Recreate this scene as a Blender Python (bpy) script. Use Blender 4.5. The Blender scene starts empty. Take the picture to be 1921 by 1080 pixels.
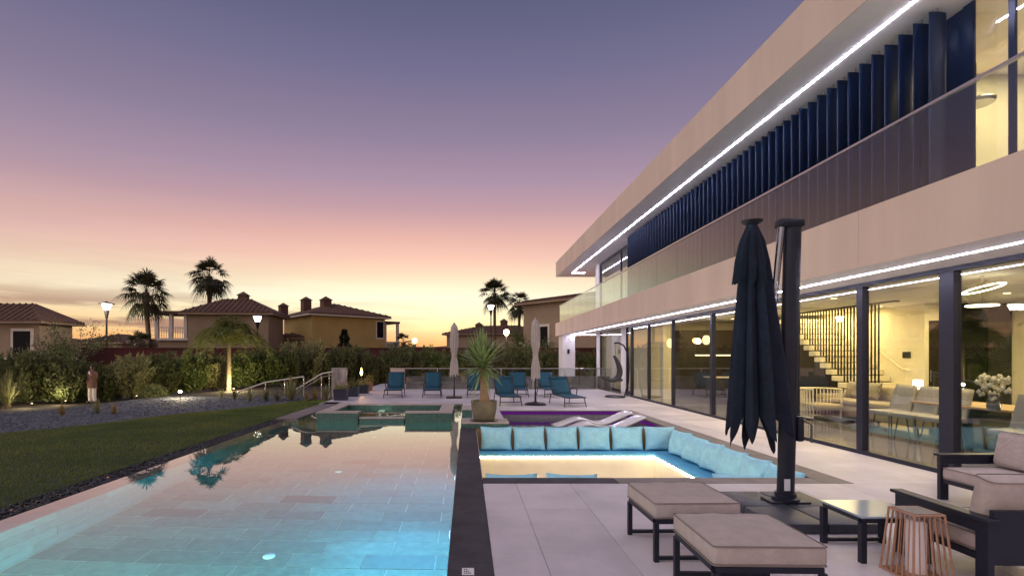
import bpy, bmesh, math, random
import numpy as np
from mathutils import Vector, Matrix

# ------------------------------------------------------------------ camera, sky, fill lamp, exposure
sc = bpy.context.scene
H, F, VX, VY = 1.6, 960.5, 876.0, 668.0      # eye height; focal length and vanishing point measured on a 1921 px wide frame
cam = bpy.data.objects.new('camera', bpy.data.cameras.new('camera'))
sc.collection.objects.link(cam); sc.camera = cam
cam.location = (0, 0, H); cam.rotation_euler = (math.radians(90), 0, 0)
cam.data.sensor_width = 36; cam.data.lens = 36 * F / 1921
cam.data.shift_x = (960.5 - VX) / 1921; cam.data.shift_y = (VY - 540) / 1921
cam.data.clip_start = 0.05; cam.data.clip_end = 6000

SUN_AZ = math.radians(-5)                    # the sun has just set, a little left of straight ahead
SUN_EL = math.radians(1.5)
FILL = 1.5
w = bpy.data.worlds.new('World'); sc.world = w; w.use_nodes = True
nt = w.node_tree; nt.nodes.clear()
def wn(t, **k):
    n = nt.nodes.new(t)
    for a, b in k.items(): setattr(n, a, b)
    return n
def wmath(op, a, b=None, clamp=False):
    n = wn('ShaderNodeMath', operation=op, use_clamp=clamp)
    for i, s in enumerate((a, b)):
        if s is None: continue
        if isinstance(s, (int, float)): n.inputs[i].default_value = s
        else: nt.links.new(s, n.inputs[i])
    return n.outputs[0]
def wramp(fac, stops):
    n = wn('ShaderNodeValToRGB'); r = n.color_ramp; r.interpolation = 'EASE' if False else 'LINEAR'
    while len(r.elements) < len(stops): r.elements.new(0.5)
    for e, (p, c) in zip(r.elements, stops): e.position = p; e.color = (*c, 1)
    nt.links.new(fac, n.inputs[0]); return n.outputs[0]
def wmix(fac, a, b, blend='MIX'):
    n = wn('ShaderNodeMix', data_type='RGBA', blend_type=blend, clamp_result=False)
    for s, v in ((n.inputs[0], fac), (n.inputs[6], a), (n.inputs[7], b)):
        if isinstance(v, (int, float)): s.default_value = v
        elif isinstance(v, tuple): s.default_value = (*v, 1)
        else: nt.links.new(v, s)
    return n.outputs[2]
tc = wn('ShaderNodeTexCoord')
sep = wn('ShaderNodeSeparateXYZ'); nt.links.new(tc.outputs['Generated'], sep.inputs[0])
zc = wmath('MAXIMUM', sep.outputs[2], 0.0)
dt = wn('ShaderNodeVectorMath', operation='DOT_PRODUCT')
nt.links.new(tc.outputs['Generated'], dt.inputs[0]); dt.inputs[1].default_value = (math.sin(SUN_AZ), math.cos(SUN_AZ), 0.05)
side = wmath('ADD', wmath('MULTIPLY', dt.outputs['Value'], 0.5), 0.5)
toward = wramp(zc, [(0.0, (.98, .34, .09)), (.025, (1.0, .47, .16)), (.05, (1.0, .74, .36)), (.08, (1.0, .90, .58)), (.112, (1.0, .93, .72)), (.134, (.98, .86, .62)),
                    (.155, (.97, .73, .525)), (.186, (.94, .578, .468)), (.223, (.83, .475, .413)), (.272, (.578, .352, .392)), (.321, (.429, .296, .40)), (.388, (.305, .231, .342)),
                    (.49, (.178, .163, .29)), (.567, (.119, .119, .223)), (.75, (.085, .09, .18)), (1.0, (.075, .08, .17))])
away = wramp(zc, [(0.0, (.82, .31, .11)), (.05, (.95, .50, .21)), (.108, (.88, .62, .37)), (.16, (.72, .48, .42)), (.204, (.54, .385, .41)), (.28, (.37, .28, .36)),
                  (.40, (.21, .185, .29)), (.55, (.12, .12, .22)), (.75, (.085, .09, .18)), (1.0, (.075, .08, .17))])
side = wmath('POWER', wmath('MAXIMUM', dt.outputs['Value'], 0.0), 3.0)
sky = wmix(side, away, toward)
glow = wmath('POWER', wmath('MAXIMUM', dt.outputs['Value'], 0.0), 16.0)
glow = wmath('MULTIPLY', glow, wramp(zc, [(0, (.3,)*3), (.04, (.9,)*3), (.09, (.9,)*3), (.15, (.3,)*3), (.22, (0,)*3)]))
sky = wmix(1.0, sky, wmix(glow, (0, 0, 0), (.22, .20, .10)), 'ADD')
# thin cloud banks low over the horizon
mp = wn('ShaderNodeMapping'); nt.links.new(tc.outputs['Generated'], mp.inputs[0]); mp.inputs['Scale'].default_value = (2.2, 2.2, 22); mp.inputs['Location'].default_value = (.35, 0, .2)
no = wn('ShaderNodeTexNoise'); nt.links.new(mp.outputs[0], no.inputs[0]); no.inputs['Scale'].default_value = 1.6; no.inputs['Detail'].default_value = 6; no.inputs['Roughness'].default_value = .55
cl = wramp(no.outputs[0], [(.43, (0,)*3), (.54, (1,)*3)])
band = wramp(zc, [(.0, (.75,)*3), (.05, (1,)*3), (.085, (.85,)*3), (.115, (.12,)*3), (.2, (.05,)*3), (.3, (0,)*3)])
lf = wramp(wmath('MULTIPLY', sep.outputs[0], -1.0), [(.02, (.10,)*3), (.45, (1,)*3)])
cf = wmath('MULTIPLY', wmath('MULTIPLY', cl, band), wmath('MULTIPLY', lf, .82))
sky = wmix(cf, sky, (.34, .17, .15))
nish = wn('ShaderNodeTexSky', sky_type='NISHITA', sun_disc=False)
nish.sun_elevation = SUN_EL; nish.sun_rotation = SUN_AZ; nish.air_density = 1.0; nish.dust_density = 2.0
b1 = wn('ShaderNodeBackground'); nt.links.new(sky, b1.inputs[0]); b1.inputs[1].default_value = 1.0
b2 = wn('ShaderNodeBackground'); nt.links.new(nish.outputs[0], b2.inputs[0]); b2.inputs[1].default_value = 0.004
ad = wn('ShaderNodeAddShader'); nt.links.new(b1.outputs[0], ad.inputs[0]); nt.links.new(b2.outputs[0], ad.inputs[1])
wo = wn('ShaderNodeOutputWorld'); nt.links.new(ad.outputs[0], wo.inputs[0])

# soft fill lamp added behind left to brighten facade and terrace, not the sunset
sl = bpy.data.lights.new('sun', 'SUN'); sl.energy = FILL; sl.angle = math.radians(100); sl.color = (1, .87, .79)
so = bpy.data.objects.new('sun', sl); sc.collection.objects.link(so)
so.rotation_euler = Vector((.80, .50, -.62)).to_track_quat('-Z', 'Y').to_euler()
vs = sc.view_settings; vs.view_transform = 'Standard'; vs.look = 'None'; vs.exposure = 0.0; vs.gamma = 1.0
sc.cycles.use_denoising = True
sc.cycles.max_bounces = 10; sc.cycles.transparent_max_bounces = 24; sc.cycles.sample_clamp_indirect = 6.0; sc.cycles.blur_glossy = 0.3

# ------------------------------------------------------------------ helpers
C = sc.collection
R = math.radians
def gx(px, py, z=0.0):
    Y = (H - z) * F / (py - VY); return ((px - VX) * Y / F, Y)
def xat(px, Y): return (px - VX) * Y / F
def zat(py, Y): return H - (py - VY) * Y / F
def link(name, me, mat=None, parent=None):
    o = bpy.data.objects.new(name, me); C.objects.link(o)
    if mat is not None and not me.materials: me.materials.append(mat)
    if parent is not None: o.parent = parent
    return o
def tag(o, label=None, cat=None, group=None, kind=None):
    if label: o['label'] = label
    if cat: o['category'] = cat
    if group: o['group'] = group
    if kind: o['kind'] = kind
    return o
def thing(name, label, cat, loc=(0, 0, 0), rz=0.0, group=None):
    o = bpy.data.objects.new(name, None); C.objects.link(o); o.empty_display_size = .1
    o.location = loc; o.rotation_euler = (0, 0, rz)
    return tag(o, label, cat, group)
def copy_tree(o, parent=None):
    c = o.copy(); C.objects.link(c)
    if parent is not None: c.parent = parent
    for ch in list(o.children): copy_tree(ch, c)
    return c
class MB:
    def __init__(s): s.v = []; s.f = []
    def add(s, vs, fs):
        n = len(s.v); s.v += [tuple(p) for p in vs]; s.f += [tuple(i + n for i in f) for f in fs]; return s
    def box(s, x0, x1, y0, y1, z0, z1):
        return s.add([(x0,y0,z0),(x1,y0,z0),(x1,y1,z0),(x0,y1,z0),(x0,y0,z1),(x1,y0,z1),(x1,y1,z1),(x0,y1,z1)],
                     [(0,3,2,1),(4,5,6,7),(0,1,5,4),(1,2,6,5),(2,3,7,6),(3,0,4,7)])
    def rbox(s, x0, x1, y0, y1, z0, z1, r=.02, seg=2):
        bm = bmesh.new(); bmesh.ops.create_cube(bm, size=1)
        for v in bm.verts: v.co = Vector(((x0+x1)/2+v.co.x*(x1-x0), (y0+y1)/2+v.co.y*(y1-y0), (z0+z1)/2+v.co.z*(z1-z0)))
        bmesh.ops.bevel(bm, geom=bm.edges[:], offset=r, segments=seg, profile=.5, affect='EDGES')
        bm.verts.index_update(); s.add([v.co[:] for v in bm.verts], [[v.index for v in f.verts] for f in bm.faces]); bm.free(); return s
    def quad(s, a, b, c, d): return s.add([a, b, c, d], [(0, 1, 2, 3)])
    def tube(s, pts, r, n=8, cap=True):
        pts = [Vector(p) for p in pts]; rs = r if isinstance(r, (list, tuple)) else [r]*len(pts)
        vs = []; fs = []; up = None
        for i, p in enumerate(pts):
            t = (pts[min(i+1, len(pts)-1)] - pts[max(i-1, 0)]).normalized()
            if up is None: up = Vector((0,0,1)) if abs(t.z) < .9 else Vector((1,0,0))
            a = t.cross(up).normalized(); b = a.cross(t).normalized(); up = b
            for k in range(n):
                q = 2*math.pi*(k+.5)/n; vs.append(p + (a*math.cos(q) + b*math.sin(q))*rs[i])
        for i in range(len(pts)-1):
            for k in range(n): fs.append((i*n+k, i*n+(k+1)%n, (i+1)*n+(k+1)%n, (i+1)*n+k))
        if cap: fs += [tuple(range(n)), tuple(range(len(pts)*n-1, (len(pts)-1)*n-1, -1))]
        return s.add(vs, fs)
    def bar(s, a, b, wd, ht):
        a, b = Vector(a), Vector(b); t = (b-a).normalized(); u = Vector((0,0,1)) if abs(t.z) < .95 else Vector((0,1,0))
        sd = t.cross(u).normalized()*wd/2; up = sd.cross(t).normalized()*ht/2
        return s.add([a-sd-up, a+sd-up, a+sd+up, a-sd+up, b-sd-up, b+sd-up, b+sd+up, b-sd+up],
                     [(0,1,2,3),(7,6,5,4),(0,4,5,1),(1,5,6,2),(2,6,7,3),(3,7,4,0)])
    def lathe(s, prof, n=16, c=(0, 0), rip=0, k=0, ph=0.0):
        vs = []; fs = []
        for r, z in prof:
            for i in range(n):
                q = 2*math.pi*i/n; rr = r*(1 + rip*math.cos(k*q+ph)) if k else r
                vs.append((c[0]+rr*math.cos(q), c[1]+rr*math.sin(q), z))
        for j in range(len(prof)-1):
            for i in range(n): fs.append((j*n+i, j*n+(i+1)%n, (j+1)*n+(i+1)%n, (j+1)*n+i))
        fs += [tuple(range(n-1, -1, -1)), tuple(range((len(prof)-1)*n, len(prof)*n))]
        return s.add(vs, fs)
    def prof(s, pts, axis, a, b):            # extrude a 2D outline between a and b along an axis
        def P(u, v, w_): return (w_, u, v) if axis == 'x' else ((u, w_, v) if axis == 'y' else (u, v, w_))
        n = len(pts); vs = [P(u, v, a) for u, v in pts] + [P(u, v, b) for u, v in pts]
        return s.add(vs, [tuple(range(n)), tuple(range(2*n-1, n-1, -1))] + [(i, i+n, (i+1) % n+n, (i+1) % n) for i in range(n)])
    def xf(s, m):
        s.v = [tuple(m @ Vector(p)) for p in s.v]; return s
    def mesh(s, name, smooth=False, ang=35):
        me = bpy.data.meshes.new(name); me.from_pydata(s.v, [], s.f); me.update()
        bm = bmesh.new(); bm.from_mesh(me); bmesh.ops.recalc_face_normals(bm, faces=bm.faces[:]); bm.to_mesh(me); bm.free()
        if smooth:
            me.polygons.foreach_set('use_smooth', [True]*len(me.polygons)); me.set_sharp_from_angle(angle=R(ang))
        return me
    def build(s, name, mat, parent=None, smooth=False, ang=35):
        return link(name, s.mesh(name, smooth, ang), mat, parent)
def np_mesh(name, V, Fq):
    V = np.asarray(V, dtype=np.float32); Fq = np.asarray(Fq, dtype=np.int32); k = Fq.shape[1]
    me = bpy.data.meshes.new(name); me.vertices.add(len(V)); me.vertices.foreach_set('co', V.ravel())
    me.loops.add(Fq.size); me.loops.foreach_set('vertex_index', Fq.ravel())
    me.polygons.add(len(Fq)); me.polygons.foreach_set('loop_start', np.arange(0, Fq.size, k, dtype=np.int32))
    me.polygons.foreach_set('loop_total', np.full(len(Fq), k, dtype=np.int32)); me.update(calc_edges=True); me.validate(); return me
def leaf_quads(P, D, L, W, rng, droop=0.0):
    """one folded diamond leaf per point: P base, D unit direction"""
    P = np.asarray(P, float); D = np.asarray(D, float); n = len(P)
    D = D/np.maximum(np.linalg.norm(D, axis=1, keepdims=True), 1e-6)
    rv = rng.normal(size=(n, 3)); S = np.cross(D, rv); S /= np.maximum(np.linalg.norm(S, axis=1, keepdims=True), 1e-6)
    L = np.broadcast_to(np.asarray(L, float), (n,))[:, None]; W = np.broadcast_to(np.asarray(W, float), (n,))[:, None]
    mid = P + D*L*.45; tip = P + D*L; tip[:, 2] -= droop*L[:, 0]
    V = np.stack([P, mid+S*W/2, tip, mid-S*W/2], 1).reshape(-1, 3)
    return V, np.arange(n*4).reshape(n, 4)
def strips(paths, widths, sides):
    """ribbon leaves: paths (n,k,3), widths (n,k), sides (n,3)"""
    n, k, _ = paths.shape
    A = paths + sides[:, None, :]*widths[..., None]/2; B = paths - sides[:, None, :]*widths[..., None]/2
    V = np.stack([A, B], 2).reshape(-1, 3)
    base = (np.arange(n)*k*2)[:, None] + (np.arange(k-1)*2)[None, :]
    Fq = np.stack([base, base+1, base+3, base+2], -1).reshape(-1, 4)
    return V, Fq
def join_np(parts):
    Vs, Fs, o = [], [], 0
    for V, Fq in parts: Vs.append(V); Fs.append(Fq+o); o += len(V)
    return np.concatenate(Vs), np.concatenate(Fs)

# ------------------------------------------------------------------ materials
def mat(name, col, rough=.6, metal=0.0, var=.12, scale=3.0, bump=0.0, bscale=60.0, col2=None, rnd=0.0, spec=.5, sub=0.0, trans=0.0, coat=0.0, stretch=None, detail=5, wrinkle=0.0, wscale=9.0):
    m = bpy.data.materials.new(name); m.use_nodes = True; t = m.node_tree; N = t.nodes; Lk = t.links
    b = N['Principled BSDF']; b.inputs['Roughness'].default_value = rough; b.inputs['Metallic'].default_value = metal
    b.inputs['Specular IOR Level'].default_value = spec
    if coat: b.inputs['Coat Weight'].default_value = coat; b.inputs['Coat Roughness'].default_value = .1
    g = N.new('ShaderNodeNewGeometry'); pos = g.outputs['Position']
    if stretch:
        mp = N.new('ShaderNodeMapping'); Lk.new(pos, mp.inputs[0]); mp.inputs['Scale'].default_value = stretch; pos = mp.outputs[0]
    n = N.new('ShaderNodeTexNoise'); Lk.new(pos, n.inputs[0]); n.inputs['Scale'].default_value = scale; n.inputs['Detail'].default_value = detail; n.inputs['Roughness'].default_value = .6
    r = N.new('ShaderNodeValToRGB'); Lk.new(n.outputs[0], r.inputs[0])
    lo = tuple(max(0, c*(1-var)) for c in col) if col2 is None else col
    hi = tuple(min(1, c*(1+var)) for c in col) if col2 is None else col2
    r.color_ramp.elements[0].position = .3; r.color_ramp.elements[0].color = (*lo, 1)
    r.color_ramp.elements[1].position = .7; r.color_ramp.elements[1].color = (*hi, 1)
    out = r.outputs[0]
    if rnd:
        oi = N.new('ShaderNodeObjectInfo'); mr = N.new('ShaderNodeMapRange'); Lk.new(oi.outputs['Random'], mr.inputs[0])
        mr.inputs[3].default_value = 1-rnd; mr.inputs[4].default_value = 1+rnd
        mm = N.new('ShaderNodeVectorMath'); mm.operation = 'SCALE'; Lk.new(out, mm.inputs[0]); Lk.new(mr.outputs[0], mm.inputs['Scale']); out = mm.outputs[0]
    Lk.new(out, b.inputs['Base Color'])
    if bump:
        n2 = N.new('ShaderNodeTexNoise'); Lk.new(pos, n2.inputs[0]); n2.inputs['Scale'].default_value = bscale; n2.inputs['Detail'].default_value = 4
        bp = N.new('ShaderNodeBump'); bp.inputs['Strength'].default_value = bump; bp.inputs['Distance'].default_value = .02
        Lk.new(n2.outputs[0], bp.inputs['Height']); Lk.new(bp.outputs[0], b.inputs['Normal'])
        if wrinkle:
            n3 = N.new('ShaderNodeTexNoise'); Lk.new(pos, n3.inputs[0]); n3.inputs['Scale'].default_value = wscale; n3.inputs['Detail'].default_value = 3; n3.inputs['Distortion'].default_value = 1.5
            b3 = N.new('ShaderNodeBump'); b3.inputs['Strength'].default_value = wrinkle; b3.inputs['Distance'].default_value = .06
            Lk.new(n3.outputs[0], b3.inputs['Height']); Lk.new(b3.outputs[0], bp.inputs['Normal'])
    if trans:
        tb = N.new('ShaderNodeBsdfTranslucent'); Lk.new(out, tb.inputs[0]); mx = N.new('ShaderNodeMixShader'); mx.inputs[0].default_value = trans
        Lk.new(b.outputs[0], mx.inputs[1]); Lk.new(tb.outputs[0], mx.inputs[2]); Lk.new(mx.outputs[0], N['Material Output'].inputs[0])
    return m
def emit(name, col, s):
    m = bpy.data.materials.new(name); m.use_nodes = True; t = m.node_tree; t.nodes.remove(t.nodes['Principled BSDF'])
    e = t.nodes.new('ShaderNodeEmission'); e.inputs[0].default_value = (*col, 1); e.inputs[1].default_value = s
    t.links.new(e.outputs[0], t.nodes['Material Output'].inputs[0]); return m
def glass(name, tint=(.9, .95, .95), ior=1.5, rough=0.0):
    m = bpy.data.materials.new(name); m.use_nodes = True; t = m.node_tree; t.nodes.remove(t.nodes['Principled BSDF'])
    a = t.nodes.new('ShaderNodeBsdfTransparent'); a.inputs[0].default_value = (*tint, 1)
    g = t.nodes.new('ShaderNodeBsdfGlossy'); g.inputs['Roughness'].default_value = rough; g.inputs[0].default_value = (1, 1, 1, 1)
    ge = t.nodes.new('ShaderNodeNewGeometry'); dp_ = t.nodes.new('ShaderNodeVectorMath'); dp_.operation = 'DOT_PRODUCT'
    t.links.new(ge.outputs['Normal'], dp_.inputs[0]); t.links.new(ge.outputs['Incoming'], dp_.inputs[1])
    def mt(op, a, b=None):
        q = t.nodes.new('ShaderNodeMath'); q.operation = op
        for i, v in enumerate((a, b)):
            if v is None: continue
            if isinstance(v, (int, float)): q.inputs[i].default_value = v
            else: t.links.new(v, q.inputs[i])
        return q.outputs[0]
    f0 = ((ior-1)/(ior+1))**2                  # Schlick reflectance of a thin pane
    fr_ = mt('ADD', mt('MULTIPLY', mt('POWER', mt('SUBTRACT', 1.0, mt('ABSOLUTE', dp_.outputs['Value'])), 5.0), 1-f0), f0)
    mx = t.nodes.new('ShaderNodeMixShader')
    t.links.new(fr_, mx.inputs[0]); t.links.new(a.outputs[0], mx.inputs[1]); t.links.new(g.outputs[0], mx.inputs[2])
    t.links.new(mx.outputs[0], t.nodes['Material Output'].inputs[0]); return m
def water(name, tint, bstr=.05, sc_=1.1, rough=0.0, coat=0.8):
    m = bpy.data.materials.new(name); m.use_nodes = True; t = m.node_tree; b = t.nodes['Principled BSDF']
    b.inputs['Base Color'].default_value = (*tint, 1); b.inputs['Transmission Weight'].default_value = 1; b.inputs['IOR'].default_value = 1.36; b.inputs['Coat Weight'].default_value = coat; b.inputs['Coat IOR'].default_value = 1.6; b.inputs['Coat Roughness'].default_value = 0.0; b.inputs['Roughness'].default_value = rough
    g = t.nodes.new('ShaderNodeNewGeometry'); mp = t.nodes.new('ShaderNodeMapping'); mp.inputs['Scale'].default_value = (1.5, .8, 1); t.links.new(g.outputs['Position'], mp.inputs[0])
    n = t.nodes.new('ShaderNodeTexNoise'); n.inputs['Scale'].default_value = sc_; n.inputs['Detail'].default_value = 2; t.links.new(mp.outputs[0], n.inputs[0])
    bp = t.nodes.new('ShaderNodeBump'); bp.inputs['Strength'].default_value = bstr; bp.inputs['Distance'].default_value = .05
    t.links.new(n.outputs[0], bp.inputs['Height']); t.links.new(bp.outputs[0], b.inputs['Normal']); t.links.new(bp.outputs[0], b.inputs['Coat Normal']); return m
def area(name, parent, loc, rot, sx, sy, power, col):
    l = bpy.data.lights.new(name, 'AREA'); l.shape = 'RECTANGLE'; l.size = sx; l.size_y = sy; l.energy = power; l.color = col
    o = bpy.data.objects.new(name, l); C.objects.link(o); o.location = loc; o.rotation_euler = rot
    if parent: o.parent = parent
    return o
def point(name, parent, loc, power, col, r=.05):
    l = bpy.data.lights.new(name, 'POINT'); l.energy = power; l.color = col; l.shadow_soft_size = r
    o = bpy.data.objects.new(name, l); C.objects.link(o); o.location = loc
    if parent: o.parent = parent
    return o

m_tile = mat('terrace_porcelain', (.62, .57, .61), .5, var=.17, scale=1.1, bump=.06, bscale=90, rnd=.09, detail=10)
m_grout = mat('grout', (.16, .15, .15), .9)
m_slate = mat('dark_slate', (.055, .050, .062), .65, var=.3, scale=4, bump=.25, bscale=45, rnd=.12, spec=.2)
m_slate2 = mat('brown_slate', (.20, .17, .165), .65, var=.2, scale=3, bump=.2, bscale=45, rnd=.10)
m_pool = mat('green_quartzite', (.10, .155, .14), .5, var=.25, scale=9, bump=.2, bscale=40, rnd=.2, col2=(.19, .25, .23))
m_poolgrout = mat('pale_grout', (.58, .64, .61), .8)
m_mosaic = mat('teal_slate_mosaic', (.055, .15, .13), .4, var=.35, scale=14, bump=.2, bscale=40, rnd=.2)
m_cap = mat('spa_cap_stone', (.42, .36, .33), .5, var=.2, scale=5, bump=.12, rnd=.08)
m_render = mat('white_render', (.74, .72, .72), .8, var=.03, scale=2, bump=.05, bscale=120)
m_fascia = mat('taupe_render', (.72, .57, .49), .7, var=.085, scale=1.2, bump=.04, bscale=150, stretch=(1, 1.0, .14), detail=7)
m_soffit = mat('soffit_white', (.88, .84, .82), .7, var=.03)
m_frame = mat('navy_aluminium', (.018, .020, .040), .4, metal=.2, var=.1)
m_louver = mat('blue_louvre_metal', (.0085, .020, .058), .30, metal=.25, var=.1)
m_steel = mat('brushed_steel', (.55, .53, .52), .3, metal=1.0, var=.08, stretch=(1, 1, 14))
m_led = emit('led_white', (.80, .76, 1.0), 75)
m_ledw = emit('led_warm', (1.0, .80, .50), 36)
m_purpleglow = emit('purple_wall_glow', (.50, .06, .80), .17)  # dim emission for panels standing in for the purple-lit pool walls
m_glass = glass('facade_glass', (.90, .93, .93), 1.95)
m_glassb = glass('balustrade_glass', (.90, .94, .94), 1.6)
m_water = water('pool_water', (.80, .95, .95), .035, .9)
m_water2 = water('spa_water', (.75, .92, .92), .05, 3)

# ------------------------------------------------------------------ the ground
def tz(x, y):
    t = min(1, max(0, (-x-11.5)/6.0)); t = t*t*(3-2*t)
    u = min(1, max(0, (-x-5.0)/4.0))
    return -.035 - .03*u - .40*t + .03*math.sin(x*.9+y*.6)*u
m_far = mat('dry_earth', (.075, .055, .04), .95, var=.3, scale=.15, bump=.3, bscale=3)
m_soil = mat('garden_soil', (.060, .045, .035), .95, var=.35, scale=2.5, bump=.5, bscale=30)
m_gravel = mat('blue_grey_gravel', (.085, .095, .125), .85, var=.55, scale=16, bump=1.0, bscale=28)
m_turf = mat('turf_base', (.030, .045, .012), .95, var=.4, scale=3, bump=.4, bscale=60)
def sheet(name, x0, x1, y0, y1, z, m):
    return tag(MB().quad((x0, y0, z), (x1, y0, z), (x1, y1, z), (x0, y1, z)).build(name, m), kind='structure')
g = MB()
for a in ((-3000, -60, -3000, 4000), (20, 3000, -3000, 4000), (-60, 20, -3000, -3), (-60, 20, 31.2, 4000)):
    g.quad((a[0], a[2], -.75), (a[1], a[2], -.75), (a[1], a[3], -.75), (a[0], a[3], -.75))
tag(g.build('ground', m_far), kind='structure')
# garden soil, modelled terrain left of the pool
def grid_terrain(name, xs, ys, zf, m):
    vs = [(x, y, zf(x, y)) for y in ys for x in xs]; n = len(xs)
    fs = [(j*n+i, j*n+i+1, (j+1)*n+i+1, (j+1)*n+i) for j in range(len(ys)-1) for i in range(n-1)]
    o = MB().add(vs, fs).build(name, m, smooth=True, ang=80); return tag(o, kind='structure')
grid_terrain('garden_soil', list(np.linspace(-60, -5.02, 70)), list(np.linspace(-3, 31.3, 40)), lambda x, y: tz(x, y)-.045, m_soil)
def lawn_edge(y):                             # x of the border between lawn and gravel
    return -5.9 - max(0, 19.2-y)*.52 + .25*math.sin(y*.5)
def strip_terrain(name, f0, f1, y0, y1, n, k, dz, m):
    vs = []; fs = []
    for j in range(n+1):
        y = y0+(y1-y0)*j/n
        for i in range(k+1):
            x = f0(y)+(f1(y)-f0(y))*i/k; vs.append((x, y, tz(x, y)+dz))
    fs = [(j*(k+1)+i, j*(k+1)+i+1, (j+1)*(k+1)+i+1, (j+1)*(k+1)+i) for j in range(n) for i in range(k)]
    return tag(MB().add(vs, fs).build(name, m, smooth=True, ang=80), kind='structure')
strip_terrain('lawn', lawn_edge, lambda y: -5.02, -2.5, 19.0, 44, 14, .0, m_turf)
def gravel_back(y): return -13.4 - max(0, 21.5-y)*1.15
strip_terrain('gravel_bed', lambda y: min(gravel_back(y), lawn_edge(y)-.6), lambda y: lawn_edge(y)-.02, -2.5, 21.3, 50, 24, -.012, m_gravel)
rng = np.random.default_rng(3); random.seed(5)
# grass blades
n = 90000
yy = rng.uniform(4.4, 19.0, n); e = np.array([lawn_edge(v) for v in yy]); xx = e + (-5.03-e)*rng.uniform(0, 1, n)
keep = rng.uniform(0, 1, n) < np.clip(9.5/yy, .3, 1); xx, yy = xx[keep], yy[keep]; n = len(xx)
zz = np.array([tz(a, b) for a, b in zip(xx, yy)]); P = np.stack([xx, yy, zz], 1)
D = np.stack([rng.normal(0, .35, n), rng.normal(0, .35, n), np.ones(n)], 1)
V, Fq = leaf_quads(P, D, rng.uniform(.022, .055, n), .009, rng)
m_grass = mat('grass_blades', (.07, .145, .022), .6, scale=.7, col2=(.24, .27, .06), trans=.3)
tag(link('lawn_grass', np_mesh('lawn_grass', V, Fq), m_grass), 'short mown green grass covering the lawn beside the pool', 'grass', kind='stuff')
# pebbles: drain strip beside the overflow edge, and loose stones over the gravel bed
def pebbles(name, P, S, m, label):
    n = len(P); base = np.array([(1,0,0),(0,1,0),(-1,0,0),(0,-1,0),(0,0,.7),(0,0,-.7)], float)
    a = rng.uniform(0, 6.28, n); ca, sa = np.cos(a), np.sin(a)
    sx = S*rng.uniform(.7, 1.3, n); sy = S*rng.uniform(.7, 1.3, n); sz = S*rng.uniform(.5, .9, n)
    x = base[None, :, 0]*sx[:, None]; y = base[None, :, 1]*sy[:, None]; z = base[None, :, 2]*sz[:, None]
    V = np.stack([x*ca[:, None]-y*sa[:, None], x*sa[:, None]+y*ca[:, None], z], 2) + P[:, None, :]
    t = np.array([(0,1,4),(1,2,4),(2,3,4),(3,0,4),(1,0,5),(2,1,5),(3,2,5),(0,3,5)])
    Fq = (t[None] + (np.arange(n)*6)[:, None, None]).reshape(-1, 3)
    return tag(link(name, np_mesh(name, V.reshape(-1, 3), Fq), m), label, 'pebbles', kind='stuff')
m_peb = mat('dark_pebbles', (.035, .036, .045), .5, var=.8, scale=20)
sheet('drain_channel', -5.03, -4.66, 1.0, 13.4, -.10, m_soil)
n = 6500; P = np.stack([rng.uniform(-5.03, -4.67, n), rng.uniform(2.5, 13.4, n), rng.uniform(-.085, -.035, n)], 1)
pebbles('drain_pebbles', P, rng.uniform(.016, .034, n), m_peb, 'dark pebbles filling the drain strip beside the pool')
n = 9000; yy = rng.uniform(7.5, 21, n); e1 = np.array([lawn_edge(v) for v in yy]); e0 = np.array([min(gravel_back(v), lawn_edge(v)-.6) for v in yy]); e0 = np.maximum(e0, -19)
xx = e0+(e1-e0)*rng.uniform(0, 1, n); zz = np.array([tz(a, b) for a, b in zip(xx, yy)])-.005
m_grs = mat('gravel_stones', (.07, .08, .11), .7, var=.8, scale=14)
pebbles('gravel_stones', np.stack([xx, yy, zz], 1), rng.uniform(.012, .032, n), m_grs, 'loose blue grey gravel stones around the planting')

# ------------------------------------------------------------------ terrace
X1 = 6.46
terrace = thing('terrace', 'pale lavender grey porcelain tiled terrace around the pools', 'terrace'); del terrace['category']; terrace['kind'] = 'structure'
rects = [(.20, X1, 1.2, 6.45), (4.885, X1, 6.452, 15.2), (.955, X1, 15.202, 17.3), (-5.0, X1, 17.302, 30.0), (-.14, .953, 12.13, 17.3)]
b = MB()
for r in rects: b.box(r[0], r[1], r[2], r[3], -.35, -.012)
b.build('base_slab', m_grout, terrace)
tcache = {}
def piece_mesh(wd, ln, th, ch, m, key):
    k = (round(wd, 3), round(ln, 3), th, key)
    if k in tcache: return tcache[k]
    x, y = wd/2, ln/2; c = ch
    vs = [(-x,-y,-th),(x,-y,-th),(x,y,-th),(-x,y,-th),(-x,-y,-c),(x,-y,-c),(x,y,-c),(-x,y,-c),(-x+c,-y+c,0),(x-c,-y+c,0),(x-c,y-c,0),(-x+c,y-c,0)]
    fs = [(8,9,10,11)] + [(i, (i+1)%4, 4+(i+1)%4, 4+i) for i in range(4)] + [(4+i, 4+(i+1)%4, 8+(i+1)%4, 8+i) for i in range(4)]
    me = MB().add(vs, fs).mesh(key); me.materials.append(m); tcache[k] = me; return me
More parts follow.
